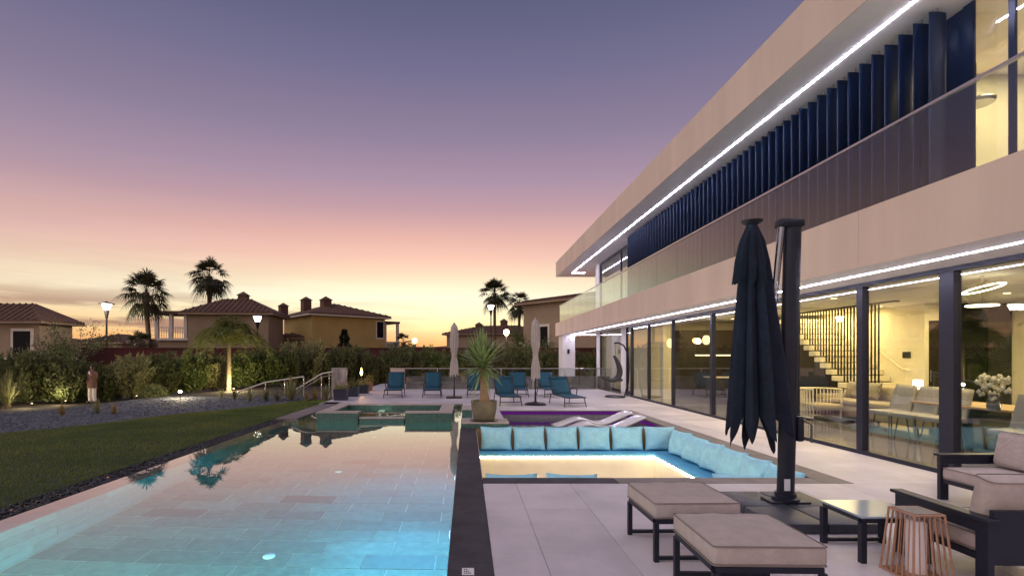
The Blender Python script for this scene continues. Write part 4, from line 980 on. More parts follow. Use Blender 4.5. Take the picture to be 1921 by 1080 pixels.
m_pot = mat('navy_planter', (.022, .027, .05), .45, var=.2, scale=5); m_terr = mat('terracotta', (.34, .16, .08), .8, var=.15)
for i, (px_, py_, sz, hh_, mm, lab) in enumerate(((637, 751, .47, .40, m_pot, 'navy square planter with flowers, nearest the spa'), (660, 744, .44, .38, m_pot, 'navy square planter in the middle of the three'), (681, 738, .42, .36, m_pot, 'navy square planter farthest back, by the torch'), (692, 733.5, .34, .44, m_terr, 'terracotta pot at the end of the planter row'))):
    X_, Y_ = gx(px_, py_); t = thing('planter', lab, 'planter', (X_, Y_+sz/2, 0), 0, 'planters along the terrace edge'); s_ = sz/2
    if i < 3:
        p = MB(); p.add([(-s_*.9, -s_*.9, 0), (s_*.9, -s_*.9, 0), (s_*.9, s_*.9, 0), (-s_*.9, s_*.9, 0), (-s_, -s_, hh_), (s_, -s_, hh_), (s_, s_, hh_), (-s_, s_, hh_), (-s_*.9, -s_*.9, hh_), (s_*.9, -s_*.9, hh_), (s_*.9, s_*.9, hh_), (-s_*.9, s_*.9, hh_), (-s_*.88, -s_*.88, hh_-.05), (s_*.88, -s_*.88, hh_-.05), (s_*.88, s_*.88, hh_-.05), (-s_*.88, s_*.88, hh_-.05)],
              [(3,2,1,0)]+[(a+i_, a+(i_+1) % 4, b_+(i_+1) % 4, b_+i_) for a, b_ in ((0, 4), (4, 8), (8, 12)) for i_ in range(4)]+[(12,13,14,15)])
        p.build('pot', mm, t)
    else: MB().lathe([(s_*.7, 0), (s_, hh_*.9), (s_*1.05, hh_*.9), (s_*1.05, hh_), (s_*.85, hh_), (s_*.8, hh_-.05)], 18).build('pot', mm, t, True)
    r = np.random.default_rng(40+i); n = 260; P = np.stack([r.uniform(-s_, s_, n), r.uniform(-s_, s_, n), hh_-.06+np.abs(r.normal(0, .12, n))], 1); D = np.stack([r.normal(0, .6, n), r.normal(0, .6, n), r.uniform(.2, 1, n)], 1)
    V, Fq = leaf_quads(P, D, r.uniform(.06, .13, n), .035, r); tag(link('plant', np_mesh('plant', V, Fq), m_leafg if i % 2 else m_leafp, t), kind='stuff')
    n = 40; P = np.stack([r.uniform(-s_, s_, n), r.uniform(-s_, s_, n), hh_+.05+np.abs(r.normal(0, .1, n))], 1); V, Fq = leaf_quads(P, r.normal(0, 1, (n, 3)), .05, .04, r); tag(link('flowers', np_mesh('flowers', V, Fq), mat('russet_petals', (.35, .12, .05), .7), t), kind='stuff')
tX, tY = xat(678, 23.2), 23.2
to = thing('torch', 'burning garden torch on a thin stand behind the planters', 'torch', (tX, tY, 0))
MB().tube([(0, 0, 0), (0, 0, .66)], .02, 8).build('stand', m_bronze, to); MB().lathe([(.05, .66), (.07, .72), (.07, .735)], 14).build('burner', m_bronze, to, True)
MB().lathe([(.012, .736), (.05, .79), (.055, .86), (.03, .97), (.006, 1.08)], 12).build('flame', emit('flame', (1, .52, .12), 26), to, True)
point('torch_light', to, (0, -.05, .95), 26, (1, .55, .2), .06)
# garden spike light
gX, gY = xat(338, 20.2), 20.2
gl = thing('garden_spotlight', 'bright round garden light glowing at the gravel edge', 'garden light', (gX, gY, tz(gX, gY)))
MB().tube([(0, 0, -.05), (0, 0, .12)], .015, 6).build('spike', m_bronze, gl); MB().lathe([(.05, .12), (.06, .16), (.05, .2)], 14).build('housing', m_bronze, gl, True); MB().lathe([(.04, .201), (.065, .23), (.05, .28), (.01, .30)], 14).build('bulb', emit('garden_bulb', (1, .84, .42), 45), gl, True)
point('garden_light', gl, (0, -.02, .42), 150, (1, .82, .5), .08)

for lab, (sx_, sy_) in (('small spike light hidden behind the low shrub left of the person', (xat(136, 23.0), 22.6)), ('small spike light hidden behind the feathery grass at the left edge', (xat(60, 21.0), 21.0)), ('small spike light hidden behind the dark rounded shrub', (xat(262, 22.5), 22.3))):
    t = thing('spike_light', lab, 'garden light', (sx_, sy_, tz(sx_, sy_)), 0, 'hedge spike lights')
    MB().tube([(0, 0, -.08), (0, 0, .06)], .012, 6).build('spike', m_bronze, t); MB().lathe([(.035, .06), (.045, .09), (.04, .12)], 12).build('housing', m_bronze, t, True); MB().lathe([(.036, .121), (.02, .13)], 12).build('lens', emit('spike_lens', (1, .84, .5), 6), t)
    point('spike_glow', t, (0, -.35, .35), 30, (1, .84, .5), .05)

# ------------------------------------------------------------------ potted yucca
py_ = 11.77; pxX = xat(908, py_)
yu = thing('potted_palm', 'spiky green yucca palm in a round bronze pot on plinth', 'potted palm', (pxX, py_, .131))
MB().lathe([(.22, 0), (.245, .05), (.285, .25), (.30, .42), (.305, .45), (.29, .46), (.27, .45), (.26, .40)], 32).build('pot', mat('bronze_pot', (.17, .14, .095), .5, var=.25, scale=5, metal=.2, bump=.1), yu, True)
MB().lathe([(.27, -.005), (.33, .0), (.335, .015), (.25, .02)], 24).build('saucer', m_bronze, yu, True)
MB().lathe([(.255, .38), (.25, .41), (.02, .42)], 20).build('soil', m_soil, yu)
m_trunk = mat('yucca_bark', (.36, .23, .14), .85, var=.25, scale=8, bump=.5, bscale=25, stretch=(1, 1, 3))
MB().tube([(.02, 0, .38), (.015, 0, .5), (-.01, 0, .75), (-.035, 0, .98), (-.04, 0, 1.2)], [.15, .115, .08, .062, .055], 14).build('trunk', m_trunk, yu, True, 80)
V1, F1 = tuft_mesh(200, .88, .075, .75, 21, .22, zmin=-.35); V1 = V1+arr((-.04, 0, 1.22))
r = np.random.default_rng(8); V2, F2 = tuft_mesh(80, .68, .065, 1.25, 22, .55, zmin=-.9); V2 = V2+arr((-.04, 0, 1.16))
V, Fq = join_np([(V1, F1), (V2, F2)]); link('leaves', np_mesh('leaves', V, Fq), mat('yucca_leaf', (.17, .26, .08), .4, scale=3, col2=(.38, .45, .20), trans=.2), yu)

# ------------------------------------------------------------------ hedge and planting
def shrub_mesh(seed, hgt, rad, n):
    r = np.random.default_rng(seed); P = []; D = []
    nst = 70; az = r.uniform(0, 6.283, nst); sp = r.uniform(.05, 1, nst)**.6*rad; hh_ = hgt*(1-.35*(sp/rad)**2)*r.uniform(.72, 1.08, nst)
    for k in range(nst):
        m_ = n//nst; t = r.uniform(.02, 1, m_)**.8
        x = np.cos(az[k])*sp[k]*(.35+.65*t)+r.normal(0, .07, m_); y = np.sin(az[k])*sp[k]*(.35+.65*t)+r.normal(0, .07, m_); z = hh_[k]*t
        P.append(np.stack([x, y, z], 1)); D.append(np.stack([np.cos(az[k])*.35+r.normal(0, .5, m_), np.sin(az[k])*.35+r.normal(0, .5, m_), r.uniform(.25, 1.3, m_)], 1))
    P = np.concatenate(P); D = np.concatenate(D)
    return np_mesh('crown', *leaf_quads(P, D, r.uniform(.15, .27, len(P)), .06, r))
def stems_mesh(seed, hgt, rad):
    r = random.Random(seed); b = MB()
    for k in range(9):
        a = r.uniform(0, 6.28); q = r.uniform(.2, .7)*rad; b.tube([(0, 0, -.1), (q*.4*math.cos(a), q*.4*math.sin(a), hgt*.4), (q*math.cos(a), q*math.sin(a), hgt*.8)], [.03, .022, .01], 5)
    return b.mesh('stems')
kinds = []
for s_ in range(4):
    me = shrub_mesh(60+s_, 2.05, 1.1, 4600); me.materials.append((m_leafp, m_leafd, m_leafd, m_leafg)[s_]); st_ = stems_mesh(70+s_, 2.0, .9); st_.materials.append(m_bark); kinds.append((me, st_))
path = [(-24, 20.3), (-20.5, 22.0), (-17, 23.8), (-13.2, 27.2), (-9, 30.6), (-3, 31.6), (3, 31.6), (9, 31.6)]
random.seed(17); k = 0
for (a, b_) in zip(path[:-1], path[1:]):
    L_ = math.dist(a, b_); n = int(L_/1.12)
    for i in range(n):
        for row in (0, 1):
            u = (i+.5*row)/n; x = a[0]+(b_[0]-a[0])*u+random.uniform(-.15, .15)-.55*row*0; y = a[1]+(b_[1]-a[1])*u+random.uniform(-.15, .15)+1.0*row
            t = thing('oleander_shrub', 'leafy oleander shrub in the long hedge in front of the maroon wall', 'shrub', (x, y, tz(x, y)-.03 if y < 31 else -.4), random.uniform(0, 6.28), 'oleander hedge')
            s_ = random.uniform(.85, 1.12); t.scale = (s_, s_, s_*random.uniform(.92, 1.12)*(1.12 if y > 30 else 1))
            me, st_ = kinds[random.choice((0, 0, 1, 2, 3)) if x < -9 else random.choice((1, 2, 3, 1))]; link('crown', me, None, t); link('stems', st_, None, t)
def low_shrub(label, X_, Y_, rad, hgt, seed, m):
    t = thing('low_shrub', label, 'shrub', (X_, Y_, tz(X_, Y_)-.02), 0, 'low garden shrubs'); r = np.random.default_rng(seed); n = 1500
    u = r.normal(size=(n, 3)); u /= np.linalg.norm(u, axis=1, keepdims=True); u[:, 2] = np.abs(u[:, 2]); q = r.uniform(.55, 1, n)[:, None]
    P = u*q*arr((rad, rad, hgt)); V, Fq = leaf_quads(P, u+r.normal(0, .5, (n, 3))+arr((0, 0, .3)), r.uniform(.05, .11, n), .035, r)
    link('crown', np_mesh('crown', V, Fq), m, t); MB().tube([(0, 0, -.05), (0, 0, hgt*.6)], [.03, .012], 6).build('stem', m_bark, t)
low_shrub('low bright green shrub just left of the standing person', *gx(147, 751, -.47), .48, .42, 1, m_leafg)
low_shrub('low bright green shrub just right of the standing person', *gx(206, 746, -.47), .5, .42, 2, m_leafg)
low_shrub('dark rounded shrub left of the glowing garden light', *gx(290, 750, -.2), .5, .55, 3, m_leafd)
def T(px_, py2, zg): X_, Y_ = gx(px_, py2, zg); return (X_, Y_, tz(X_, Y_)-.01)
tuft('grass_tuft', 'straw coloured grass tuft alone on the blue gravel', 'grass tuft', T(116, 781, -.15), 130, .38, .014, .75, 5, m_straw, .5, 'grass tufts on the gravel')
tuft('grass_tuft', 'tall grey green grass tuft in front of the person', 'grass tuft', T(182, 778, -.15), 140, .46, .013, .6, 6, m_leafp, .5, 'grass tufts on the gravel')
tuft('grass_tuft', 'straw coloured grass tuft right of the tall one', 'grass tuft', T(214, 780, -.15), 120, .34, .014, .8, 7, m_straw, .5, 'grass tufts on the gravel')
tuft('fountain_grass', 'big grey green feathery grass clump at the left edge', 'grass clump', T(14, 762, -.42), 260, 1.5, .022, .45, 8, m_leafp, .55)
tuft('spiky_plant', 'large pale spiky yucca below the handrail', 'spiky plant', T(546, 750, -.08), 90, .95, .05, .7, 9, m_leafp, .12)
for i, (a, b_, L_) in enumerate(((468, 751, .6), (500, 752, .5), (590, 752, .55), (612, 750, .6), (440, 748, .5), (415, 746, .45), (520, 752, .4), (575, 754, .4))):
    tuft('border_grass', 'clump of border grass %s' % ['left of the large spiky yucca', 'near the low handrail foot', 'right of the spiky yucca', 'beside the nearest navy planter', 'at the foot of the feathery palm', 'just left of the feathery palm foot', 'between handrail and spiky yucca', 'at the lawn end below the short handrail'][i], 'grass clump', T(a, b_, -.08), 70, L_, .02, .6, 30+i, (m_leafp, m_leafd, m_straw, m_leafp, m_leafd, m_leafp, m_leafd, m_straw)[i], .35, 'border grasses by the steps')
# banana-like plant with broad leaves
bX, bY, bZ = T(288, 738, -.25)
bn = thing('broadleaf_plant', 'tall plant with broad upright paddle leaves before the hedge', 'plant', (bX, bY, bZ))
r = np.random.default_rng(12); n = 11; az = r.uniform(0, 6.28, n); el = R(1)*r.uniform(50, 84, n); tt = np.linspace(0, 1, 9); Ls = r.uniform(1.3, 1.9, n)
d0 = np.stack([np.cos(az)*np.cos(el), np.sin(az)*np.cos(el), np.sin(el)], 1); pth = d0[:, None]*(tt[None, :, None]*Ls[:, None, None]); pth[..., 2] -= .35*np.cos(el)[:, None]*tt[None]**3*Ls[:, None]
wd = np.interp(tt, [0, .4, .5, .7, .9, 1], [.03, .03, .16, .26, .16, .01])[None]*np.ones((n, 1)); link('leaves', np_mesh('leaves', *strips(pth, wd, np.stack([-np.sin(az), np.cos(az), .25*np.ones(n)], 1))), m_leafg, bn)
MB().tube([(0, 0, -.05), (.02, 0, .5)], [.08, .05], 8).build('stem', m_bark, bn)

# ------------------------------------------------------------------ palms and trees
def fan_crown(Rr, nf, seed, droop=1.0):
    r = np.random.default_rng(seed); parts = []
    for k in range(nf):
        az = r.uniform(0, 6.283); u = r.uniform(0, 1); el = R(86)-u**.95*R(138)*droop
        d = arr((math.cos(az)*math.cos(el), math.sin(az)*math.cos(el), math.sin(el))); sd = arr((-math.sin(az), math.cos(az), 0)); up = np.cross(sd, d)*-1
        pl_ = Rr*r.uniform(.42, .6); c = d*pl_; c[2] -= .10*Rr*u
        parts.append(strips(np.stack([np.zeros(3), d*pl_*.5, c])[None], arr([[.05, .04, .03]])*Rr/2, sd[None]))
        nl = 17; ang = np.linspace(-1.45, 1.45, nl)+r.normal(0, .05, nl); Ll = Rr*.52*(1-.25*np.abs(ang)/1.45)*r.uniform(.85, 1.1, nl)
        dirs = np.cos(ang)[:, None]*d + np.sin(ang)[:, None]*sd; dirs[:, 2] += .0
        t = np.array([0, .4, .75, 1.0]); pth = c[None, None]+dirs[:, None]*(t[None, :, None]*Ll[:, None, None]); pth[..., 2] -= (t[None]**2.2)*Ll[:, None]*(.35+.5*u)
        wd = np.array([.03, .07, .05, .004])[None]*np.ones((nl, 1))*Rr/2
        parts.append(strips(pth, wd, np.cross(dirs, up/np.linalg.norm(up))))
    return join_np(parts)
m_palm = mat('palm_leaf', (.030, .036, .014), .55, scale=2, col2=(.075, .065, .028), trans=.25)
m_palmt = mat('palm_bark', (.12, .075, .05), .95, var=.4, scale=6, bump=.5, bscale=12)
def fan_palm(label, X_, Y_, zc_, Rr, seed, z0=-.7, nf=58, tr=.2, droop=1.0, lean=.0):
    t = thing('fan_palm', label, 'palm tree', (X_, Y_, z0), 0, 'fan palms'); h_ = zc_-z0
    MB().tube([(lean, 0, -.2), (lean*.7, 0, h_*.35), (lean*.2, 0, h_*.75), (0, 0, h_)], [tr*1.25, tr*.85, tr*.8, tr*1.1], 10).build('trunk', m_palmt, t, True, 80)
    V, Fq = fan_crown(Rr, nf, seed, droop); link('crown', np_mesh('crown', V+arr((0, 0, h_)), Fq), m_palm, t)
    V, Fq = tuft_mesh(90, Rr*.55, .06, .5, seed+1, .0, zmin=.3); V = V*arr((.8, .8, -1)); link('dry_skirt', np_mesh('dry_skirt', V+arr((0, 0, h_+.05)), Fq), mat('dry_frond', (.10, .06, .03), .8), t)
fan_palm('tall fan palm left of the balcony house, the shorter of two', xat(274, 38), 38, zat(548, 38), 2.0, 1, lean=xat(284, 38)-xat(274, 38))
fan_palm('tall fan palm rising behind the house with the balcony', xat(393, 52), 52, zat(518, 52), 2.3, 2, tr=.26)
fan_palm('fan palm left of the villa end, the taller of that pair', xat(928, 58), 58, zat(550, 58), 2.1, 3, tr=.2)
fan_palm('fan palm nearest the villa end, the shorter of that pair', xat(974, 62), 62, zat(569, 62), 1.95, 4, tr=.2)
fan_palm('stubby low palm silhouetted left of the balcony house', xat(263, 36.5), 36.5, zat(648, 36.5), 1.35, 5, nf=34, droop=.75, tr=.25)
fan_palm('small bushy palm beyond the wall right of the yellow house', xat(757, 46), 46, zat(642, 46), 1.1, 6, nf=26, droop=.8)
# feather palm lit from below
qX, qY = xat(429, 26), 26.0
qp = thing('feather_palm', 'young feathery palm with arching fronds lit from below', 'palm tree', (qX, qY, tz(qX, qY)))
hq = zat(640, qY)-tz(qX, qY); MB().tube([(0, 0, -.1), (.02, 0, hq*.5), (.03, 0, hq)], [.13, .10, .09], 10).build('trunk', mat('pale_palm_bark', (.26, .21, .13), .85, var=.25, scale=8, bump=.3, bscale=14), qp, True, 80)
r = np.random.default_rng(31); parts = []
for k in range(46):
    az = k*2.4+r.uniform(-.3, .3); el = R(r.uniform(32, 88)); L_ = r.uniform(2.5, 3.3); t = np.linspace(0, 1, 26)
    hd = arr((math.cos(az), math.sin(az), 0)); c = hd[None]*(np.cos(el)*t*L_)[:, None]*.95; c[:, 2] = np.sin(el)*t*L_*.80 - 1.05*(t**2.4)*L_*(.30+.70*math.cos(el)); sd = arr((-math.sin(az), math.cos(az), 0))
    parts.append(strips(c[None], np.linspace(.05, .01, 26)[None], sd[None]))
    for s_ in (-1, 1):
        ll = .75*np.sin(np.pi*np.clip(t[2:]*.9+.08, 0, 1)); n = len(ll); dr = sd*s_*.55; dirs = dr[None]+hd[None]*.35+r.normal(0, .12, (n, 3)); dirs[:, 2] -= .30
        for rep in (0, 1):
            V, Fq = leaf_quads(c[2:]+r.normal(0, .015, (n, 3)), dirs+r.normal(0, .15, (n, 3)), ll, .035, r, .15); parts.append((V, Fq))
V, Fq = join_np(parts); link('crown', np_mesh('crown', V+arr((.03, 0, hq)), Fq), mat('feather_frond', (.10, .14, .03), .5, scale=1.5, col2=(.26, .25, .07), trans=.35), qp)
ul = MB().lathe([(.05, 0), (.06, .08), (.05, .1)], 12, (.5, -.55)).build('uplight', m_bronze, qp); MB().lathe([(.045, .101), (.02, .11)], 12, (.5, -.55)).build('uplight_lens', emit('uplight_lens', (1, .82, .45), 20), qp)
point('uplight_light', qp, (.5, -.55, .3), 170, (1, .80, .42), .06)
# open leafy tree and conifer
def leafy_tree(label, X_, Y_, z0, hgt, rad, seed, n, m):
    t = thing('garden_tree', label, 'tree', (X_, Y_, z0)); r = np.random.default_rng(seed); b = MB(); tips = []
    b.tube([(0, 0, -.1), (.05, 0, hgt*.3), (0, .05, hgt*.5)], [.10, .08, .06], 8)
    for k in range(16):
        a = k*2.4; q = rad*r.uniform(.45, 1); z = hgt*r.uniform(.55, 1); p1 = Vector((0, 0, hgt*r.uniform(.25, .5))); p2 = Vector((q*math.cos(a), q*math.sin(a), z)); mid = p1.lerp(p2, .5)+Vector((0, 0, -.15)); b.tube([p1, mid, p2], [.04, .025, .008], 5)
        for w_ in (.55, .75, .9, 1): tips.append(p1.lerp(p2, w_))
    b.build('trunk', m_bark, t, True); tips = arr([tuple(p) for p in tips]); c = tips[r.integers(0, len(tips), n)]+r.normal(0, .22, (n, 3)); V, Fq = leaf_quads(c, r.normal(0, 1, (n, 3)), r.uniform(.08, .2, n), .07, r); link('crown', np_mesh('crown', V, Fq), m, t)
leafy_tree('open branched tree silhouetted beside the left house', xat(150, 34), 34, -.4, 4.4, 2.3, 3, 1500, m_leafd)
leafy_tree('slender leafy tree in front of the left house wall', xat(98, 33), 33, -.4, 3.3, 1.0, 4, 700, m_leafd)
leafy_tree('dark bushy tree behind the right pale parasol', xat(990, 38), 38, -.7, 4.1, 2.0, 6, 5200, m_leafd)
cf_ = thing('conifer', 'small dark pointed conifer before the yellow house', 'tree', (xat(646, 42), 42, -.7)); r = np.random.default_rng(2); n = 2600
z = r.uniform(0, 1, n); rr = (1-z)**.9*(.75+.35*np.sin(z*32))*1.15; a = r.uniform(0, 6.28, n); q = r.uniform(.3, 1, n)**.5; P = np.stack([np.cos(a)*rr*q, np.sin(a)*rr*q, .6+z*3.9], 1); V, Fq = leaf_quads(P, np.stack([np.cos(a), np.sin(a), -.2+r.normal(0, .3, n)], 1), .28, .09, r)
link('crown', np_mesh('crown', V, Fq), mat('conifer_needles', (.012, .018, .010), .7), cf_); MB().tube([(0, 0, -.1), (0, 0, 4.2)], [.12, .02], 8).build('trunk', m_bark, cf_)

# ------------------------------------------------------------------ street lamps
m_lampw = emit('street_lamp_glass', (1, .93, .78), 14)
def street_lamp(label, px_, py2, Y_, hat=True, pw=0, gs=1.0, gm=None):
    t = thing('street_lamp', label, 'street lamp', (xat(px_, Y_), Y_, -.7), 0, 'street lamps beyond the garden'); h_ = zat(py2, Y_)+.7; s_ = 1.0
    MB().tube([(0, 0, 0), (0, 0, h_*.45), (0, 0, h_-.75)], [.09, .07, .055], 10).build('post', m_bronze, t, True); MB().lathe([(.07, h_-.95), (.16 if hat else .08, h_-.42), (.17 if hat else .06, h_-.36)], 14).build('collar', m_bronze, t, True)
    MB().lathe([(.16, h_-.355), (.30, h_+.02), (.31, h_+.05)] if hat else [(.05, h_-.355), (.16, h_-.25), (.19, h_-.13), (.15, h_), (.04, h_+.05)], 16).build('glass', gm or m_lampw, t, True)
    if hat: MB().lathe([(.52, h_+.07), (.50, h_+.10), (.15, h_+.2), (.03, h_+.26)], 18).build('hood', m_bronze, t, True)
    if pw: point('street_light', t, (0, -.5, h_-.2), pw, (1, .9, .72), .2)
street_lamp('glowing street lamp with flat hood left of the tall palms', 200, 572, 36, True, 350)
street_lamp('glowing street lamp in front of the taller right palm', 921, 574, 50)
street_lamp('glowing street lamp before the right end of the balcony house', 483, 595, 41)
street_lamp('low round lamp glowing behind the potted palm', 950, 619, 34, False, 90, gm=emit('amber_lamp', (1, .72, .25), 22))
street_lamp('small orange glowing lamp above the maroon wall', 778, 635, 38, False, 60, gm=emit('orange_lamp', (1, .45, .12), 16))

# ------------------------------------------------------------------ neighbouring houses and walls
m_roof = mat('terracotta_tiles', (.125, .065, .046), .85, var=.35, scale=3, bump=.8, bscale=9, stretch=(1, 1, 3))
m_yel = mat('ochre_render', (.42, .30, .11), .9, var=.10, scale=.8); m_beige = mat('beige_render', (.30, .22, .155), .9, var=.12, scale=.8); m_trim = mat('white_trim', (.62, .56, .50), .8)
m_black = mat('dark_window', (.006, .006, .007), .5, spec=.1); m_maroon = mat('maroon_wall_paint', (.085, .022, .022), .9, var=.25, scale=.7, bump=.2, bscale=20)
def roof_rows(b, ax, n=14): pass
def house(label, X_, Y_, rz, wd, dp, z0, ze, zr, mw, wins=(), chim=(), ov=.55, ridge=.35):
    """walls from z0 to the eaves ze, hipped roof up to zr; front face looks along local -y, its left corner at the origin"""
    t = thing('house', label, 'house', (X_, Y_, 0), rz, 'neighbouring houses')
    MB().box(0, wd, 0, dp, z0, ze).build('wall', mw, t)
    a = ridge*min(wd, dp); rl = [(min(wd, dp)*.5, dp/2), (wd-min(wd, dp)*.5, dp/2)] if wd > dp else [(wd/2, dp/2-.01), (wd/2, dp/2+.01)]
    if wd <= dp: rl = [(wd/2, wd/2), (wd/2, dp-wd/2)]
    e = [(-ov, -ov), (wd+ov, -ov), (wd+ov, dp+ov), (-ov, dp+ov)]
    vs = [(*p, ze+.02) for p in e]+[(*p, ze+.16) for p in e]+[(*rl[0], zr), (*rl[1], zr)]
    fs = [(3,2,1,0)]+[(i, (i+1) % 4, 4+(i+1) % 4, 4+i) for i in range(4)]
    if wd > dp: fs += [(4,5,9,8), (5,6,9), (6,7,8,9), (7,4,8)]
    else: fs += [(4,5,8), (5,6,9,8), (6,7,9), (7,4,8,9)]
    rf = MB().add(vs, fs).build('roof', m_roof, t)
    MB().box(-ov-.03, wd+ov+.03, -ov-.03, dp+ov+.03, ze-.10, ze+.018).build('cornice', m_trim if mw is not m_beige else m_beige, t)
    # tile ribs down the front slope
    nb = int((wd+2*ov)/.45); hip = (dp/2+ov)
    for k in range(1, nb):
        x = -ov+(wd+2*ov)*k/nb; run = min(1.0, (x+ov)/(rl[0][0]+ov) if wd > dp else (x+ov)/(wd/2+ov), (wd+ov-x)/(wd+ov-rl[1][0]) if wd > dp else (wd+ov-x)/(wd/2+ov))
        if run < .1: continue
        top = rl[0][1]; MB().tube([(x, -ov, ze+.18), (x, -ov+(top+ov)*run, ze+.18+(zr-ze-.16)*run)], .06, 5, False).build('tile_rib', m_roof, rf)
    for (cx, cy, s_, zt) in chim:
        c = MB().box(cx-s_/2, cx+s_/2, cy-s_/2, cy+s_/2, ze+.2, zt).build('chimney', m_roof, rf)
        MB().add([(cx-s_*.65, cy-s_*.65, zt+.001), (cx+s_*.65, cy-s_*.65, zt+.001), (cx+s_*.65, cy+s_*.65, zt+.001), (cx-s_*.65, cy+s_*.65, zt+.001), (cx, cy, zt+s_*.5)], [(3,2,1,0), (0,1,4), (1,2,4), (2,3,4), (3,0,4)]).build('chimney_cap', m_roof, c)
    for (x0_, x1_, za, zb_) in wins:
        f = MB().box(x0_-.18, x1_+.18, -.06, -.002, za-.02, zb_+.2).build('window_surround', m_trim, t); MB().box(x0_, x1_, -.075, -.061, za, zb_).build('pane', m_black, f)
    return t
# left house on its raised terrace
Yl = 36.0
hl = house('low house at the left edge with dark door and white surround', xat(-190, Yl), Yl, 0, xat(74, Yl)-xat(-190, Yl), 3.0, 1.45, zat(604, Yl), zat(570, 37.7), m_beige, [(xat(26, Yl)-xat(-190, Yl), xat(58, Yl)-xat(-190, Yl), 1.6, zat(621, Yl)), (xat(-60, Yl)-xat(-190, Yl), xat(-30, Yl)-xat(-190, Yl), 1.6, zat(621, Yl))])
rw = thing('retaining_wall', 'maroon retaining wall with pale cap under the left house', 'wall', (0, 33.6, 0)); MB().box(-60, xat(112, 33.6), 0, 2.2, -.8, 1.40).build('wall_face', m_maroon, rw); MB().box(-60, xat(114, 33.6), -.08, 2.25, 1.401, 1.5).build('wall_cap', m_trim, rw)
for k in range(8): MB().box(xat(-60+8*k, 33.7), xat(-60+8*k, 33.7)+.03, .1, .13, 1.501, 2.4).build('railing_bar', m_bronze, rw)
bw = thing('boundary_wall', 'long maroon boundary wall running behind the hedge', 'wall', (0, 35.2, 0)); MB().box(xat(114, 33.6)+.01, 14, 0, .25, -.8, 2.12).build('wall_face', m_maroon, bw); MB().box(xat(114, 33.6)+.01, 14, -.05, .30, 2.121, 2.19).build('wall_cap', m_maroon, bw)
# balcony house
Yb = 46.0; xl = xat(352, Yb); xr = xat(500, Yb)
hb = house('tan house with corner balcony behind the feathery palm', xl, Yb, R(4), xr-xl, 4.6, -.8, zat(588, Yb), zat(560, 48.3), m_beige, [(.6, 1.6, .6, 2.2), (2.2, 3.4, .6, 2.2)], [((xr-xl)*.56, 2.6, .8, zat(553, 48.3))])
pg = MB(); x0_ = xat(292, Yb)-xl
MB().box(x0_, -.02, .1, 3.0, zat(634, Yb)-.2, zat(634, Yb)).build('balcony_floor', m_trim, hb); MB().box(x0_-.25, -.03, -.2, 3.2, zat(586, Yb)-.12, zat(586, Yb)+.12).build('balcony_roof', m_roof, hb)
for xx_ in (x0_+.1, x0_+1.35, -.25): MB().box(xx_-.14, xx_+.14, .1, .38, zat(634, Yb)+.002, zat(586, Yb)-.121).build('balcony_post', m_trim, hb)
MB().box(x0_+.1, -.3, .18, .26, zat(634, Yb)+.9, zat(634, Yb)+1.0).build('balcony_rail', m_trim, hb); MB().box(x0_+.1, -.02, .4, 3.0, -.8, zat(634, Yb)-.21).build('lower_wall', m_beige, hb)
for k in range(12): MB().box(x0_+.3+k*.2, x0_+.34+k*.2, .2, .24, zat(634, Yb)+.001, zat(634, Yb)+.899).build('baluster', m_trim, hb)
# ochre house
Yo = 50.0; cx, cy = xat(585, Yo), Yo; ex, ey = xat(722, 55.2), 55.2; ang = math.atan2(ey-cy, ex-cx); wd_ = math.dist((cx, cy), (ex, ey))
ho = house('ochre house with red hipped roof and chimneys', cx, cy, ang, wd_, 7.5, -.8, zat(589, Yo), zat(569, 55), m_yel, [], [(1.2, 4.4, .85, 7.5), (-.2, 7.2, .8, 7.0), (2.6, 2.6, .9, 7.45)], .5)
MB().box(wd_+.02, wd_+2.3, .6, 3.6, zat(603, 55)-.1, zat(603, 55)+.12).build('porch_roof', m_roof, ho)
for xx_ in (wd_+.5, wd_+2.1): MB().box(xx_-.13, xx_+.13, .7, .96, zat(640, 55), zat(603, 55)-.101).build('porch_post', m_trim, ho)
MB().box(wd_+.01, wd_+2.2, .5, 3.6, -.8, zat(640, 55)).build('porch_floor', m_trim, ho)
f = MB().box(wd_-1.1, wd_-.1, -.05, -.002, zat(636, 55), zat(602, 55)).build('window_surround', m_trim, ho); MB().box(wd_-.98, wd_-.22, -.07, -.051, zat(635, 55)+.1, zat(603, 55)-.05).build('pane', m_black, f)
# wing to its left, distant house, roofs to the right
Yw = 52; house('low brown wing between the balcony house and the ochre house', xat(506, Yw), Yw, 0, xat(580, Yw)-xat(506, Yw), 6, -.8, zat(634, Yw), zat(622, Yw), m_beige, [(.5, 1.3, .4, 1.8), (2.2, 3.0, .4, 1.8)], [])
Yd = 62; house('distant dark house behind the street lamp', xat(150, Yd), Yd, R(-6), xat(236, Yd)-xat(150, Yd), 7, -.8, zat(643, Yd), zat(627, 66), m_beige, [(1, 1.9, 1, 2.4)], [])
Yr = 66; house('far long house with chimneys behind the potted palm', xat(838, 72), 72, R(-14), 13.5, 8, -.8, zat(626, 70), zat(607, 70), m_beige, [(2, 3, 1, 2.4), (5, 6, 1, 2.4)], [(3.9, 3.4, .9, zat(606, 70)), (7.6, 3.2, .9, zat(600, 70))])
ax_, ay_ = xat(982, 43), 43; bx_, by_ = xat(1125, 37.2), 37.2
house('brown house half hidden behind the end of the villa', ax_, ay_, math.atan2(by_-ay_, bx_-ax_), math.dist((ax_, ay_), (bx_, by_))+4, 9, -.8, zat(571, 43), zat(545, 42), m_beige, [(1.9, 2.7, .8, zat(612, 41))], [])
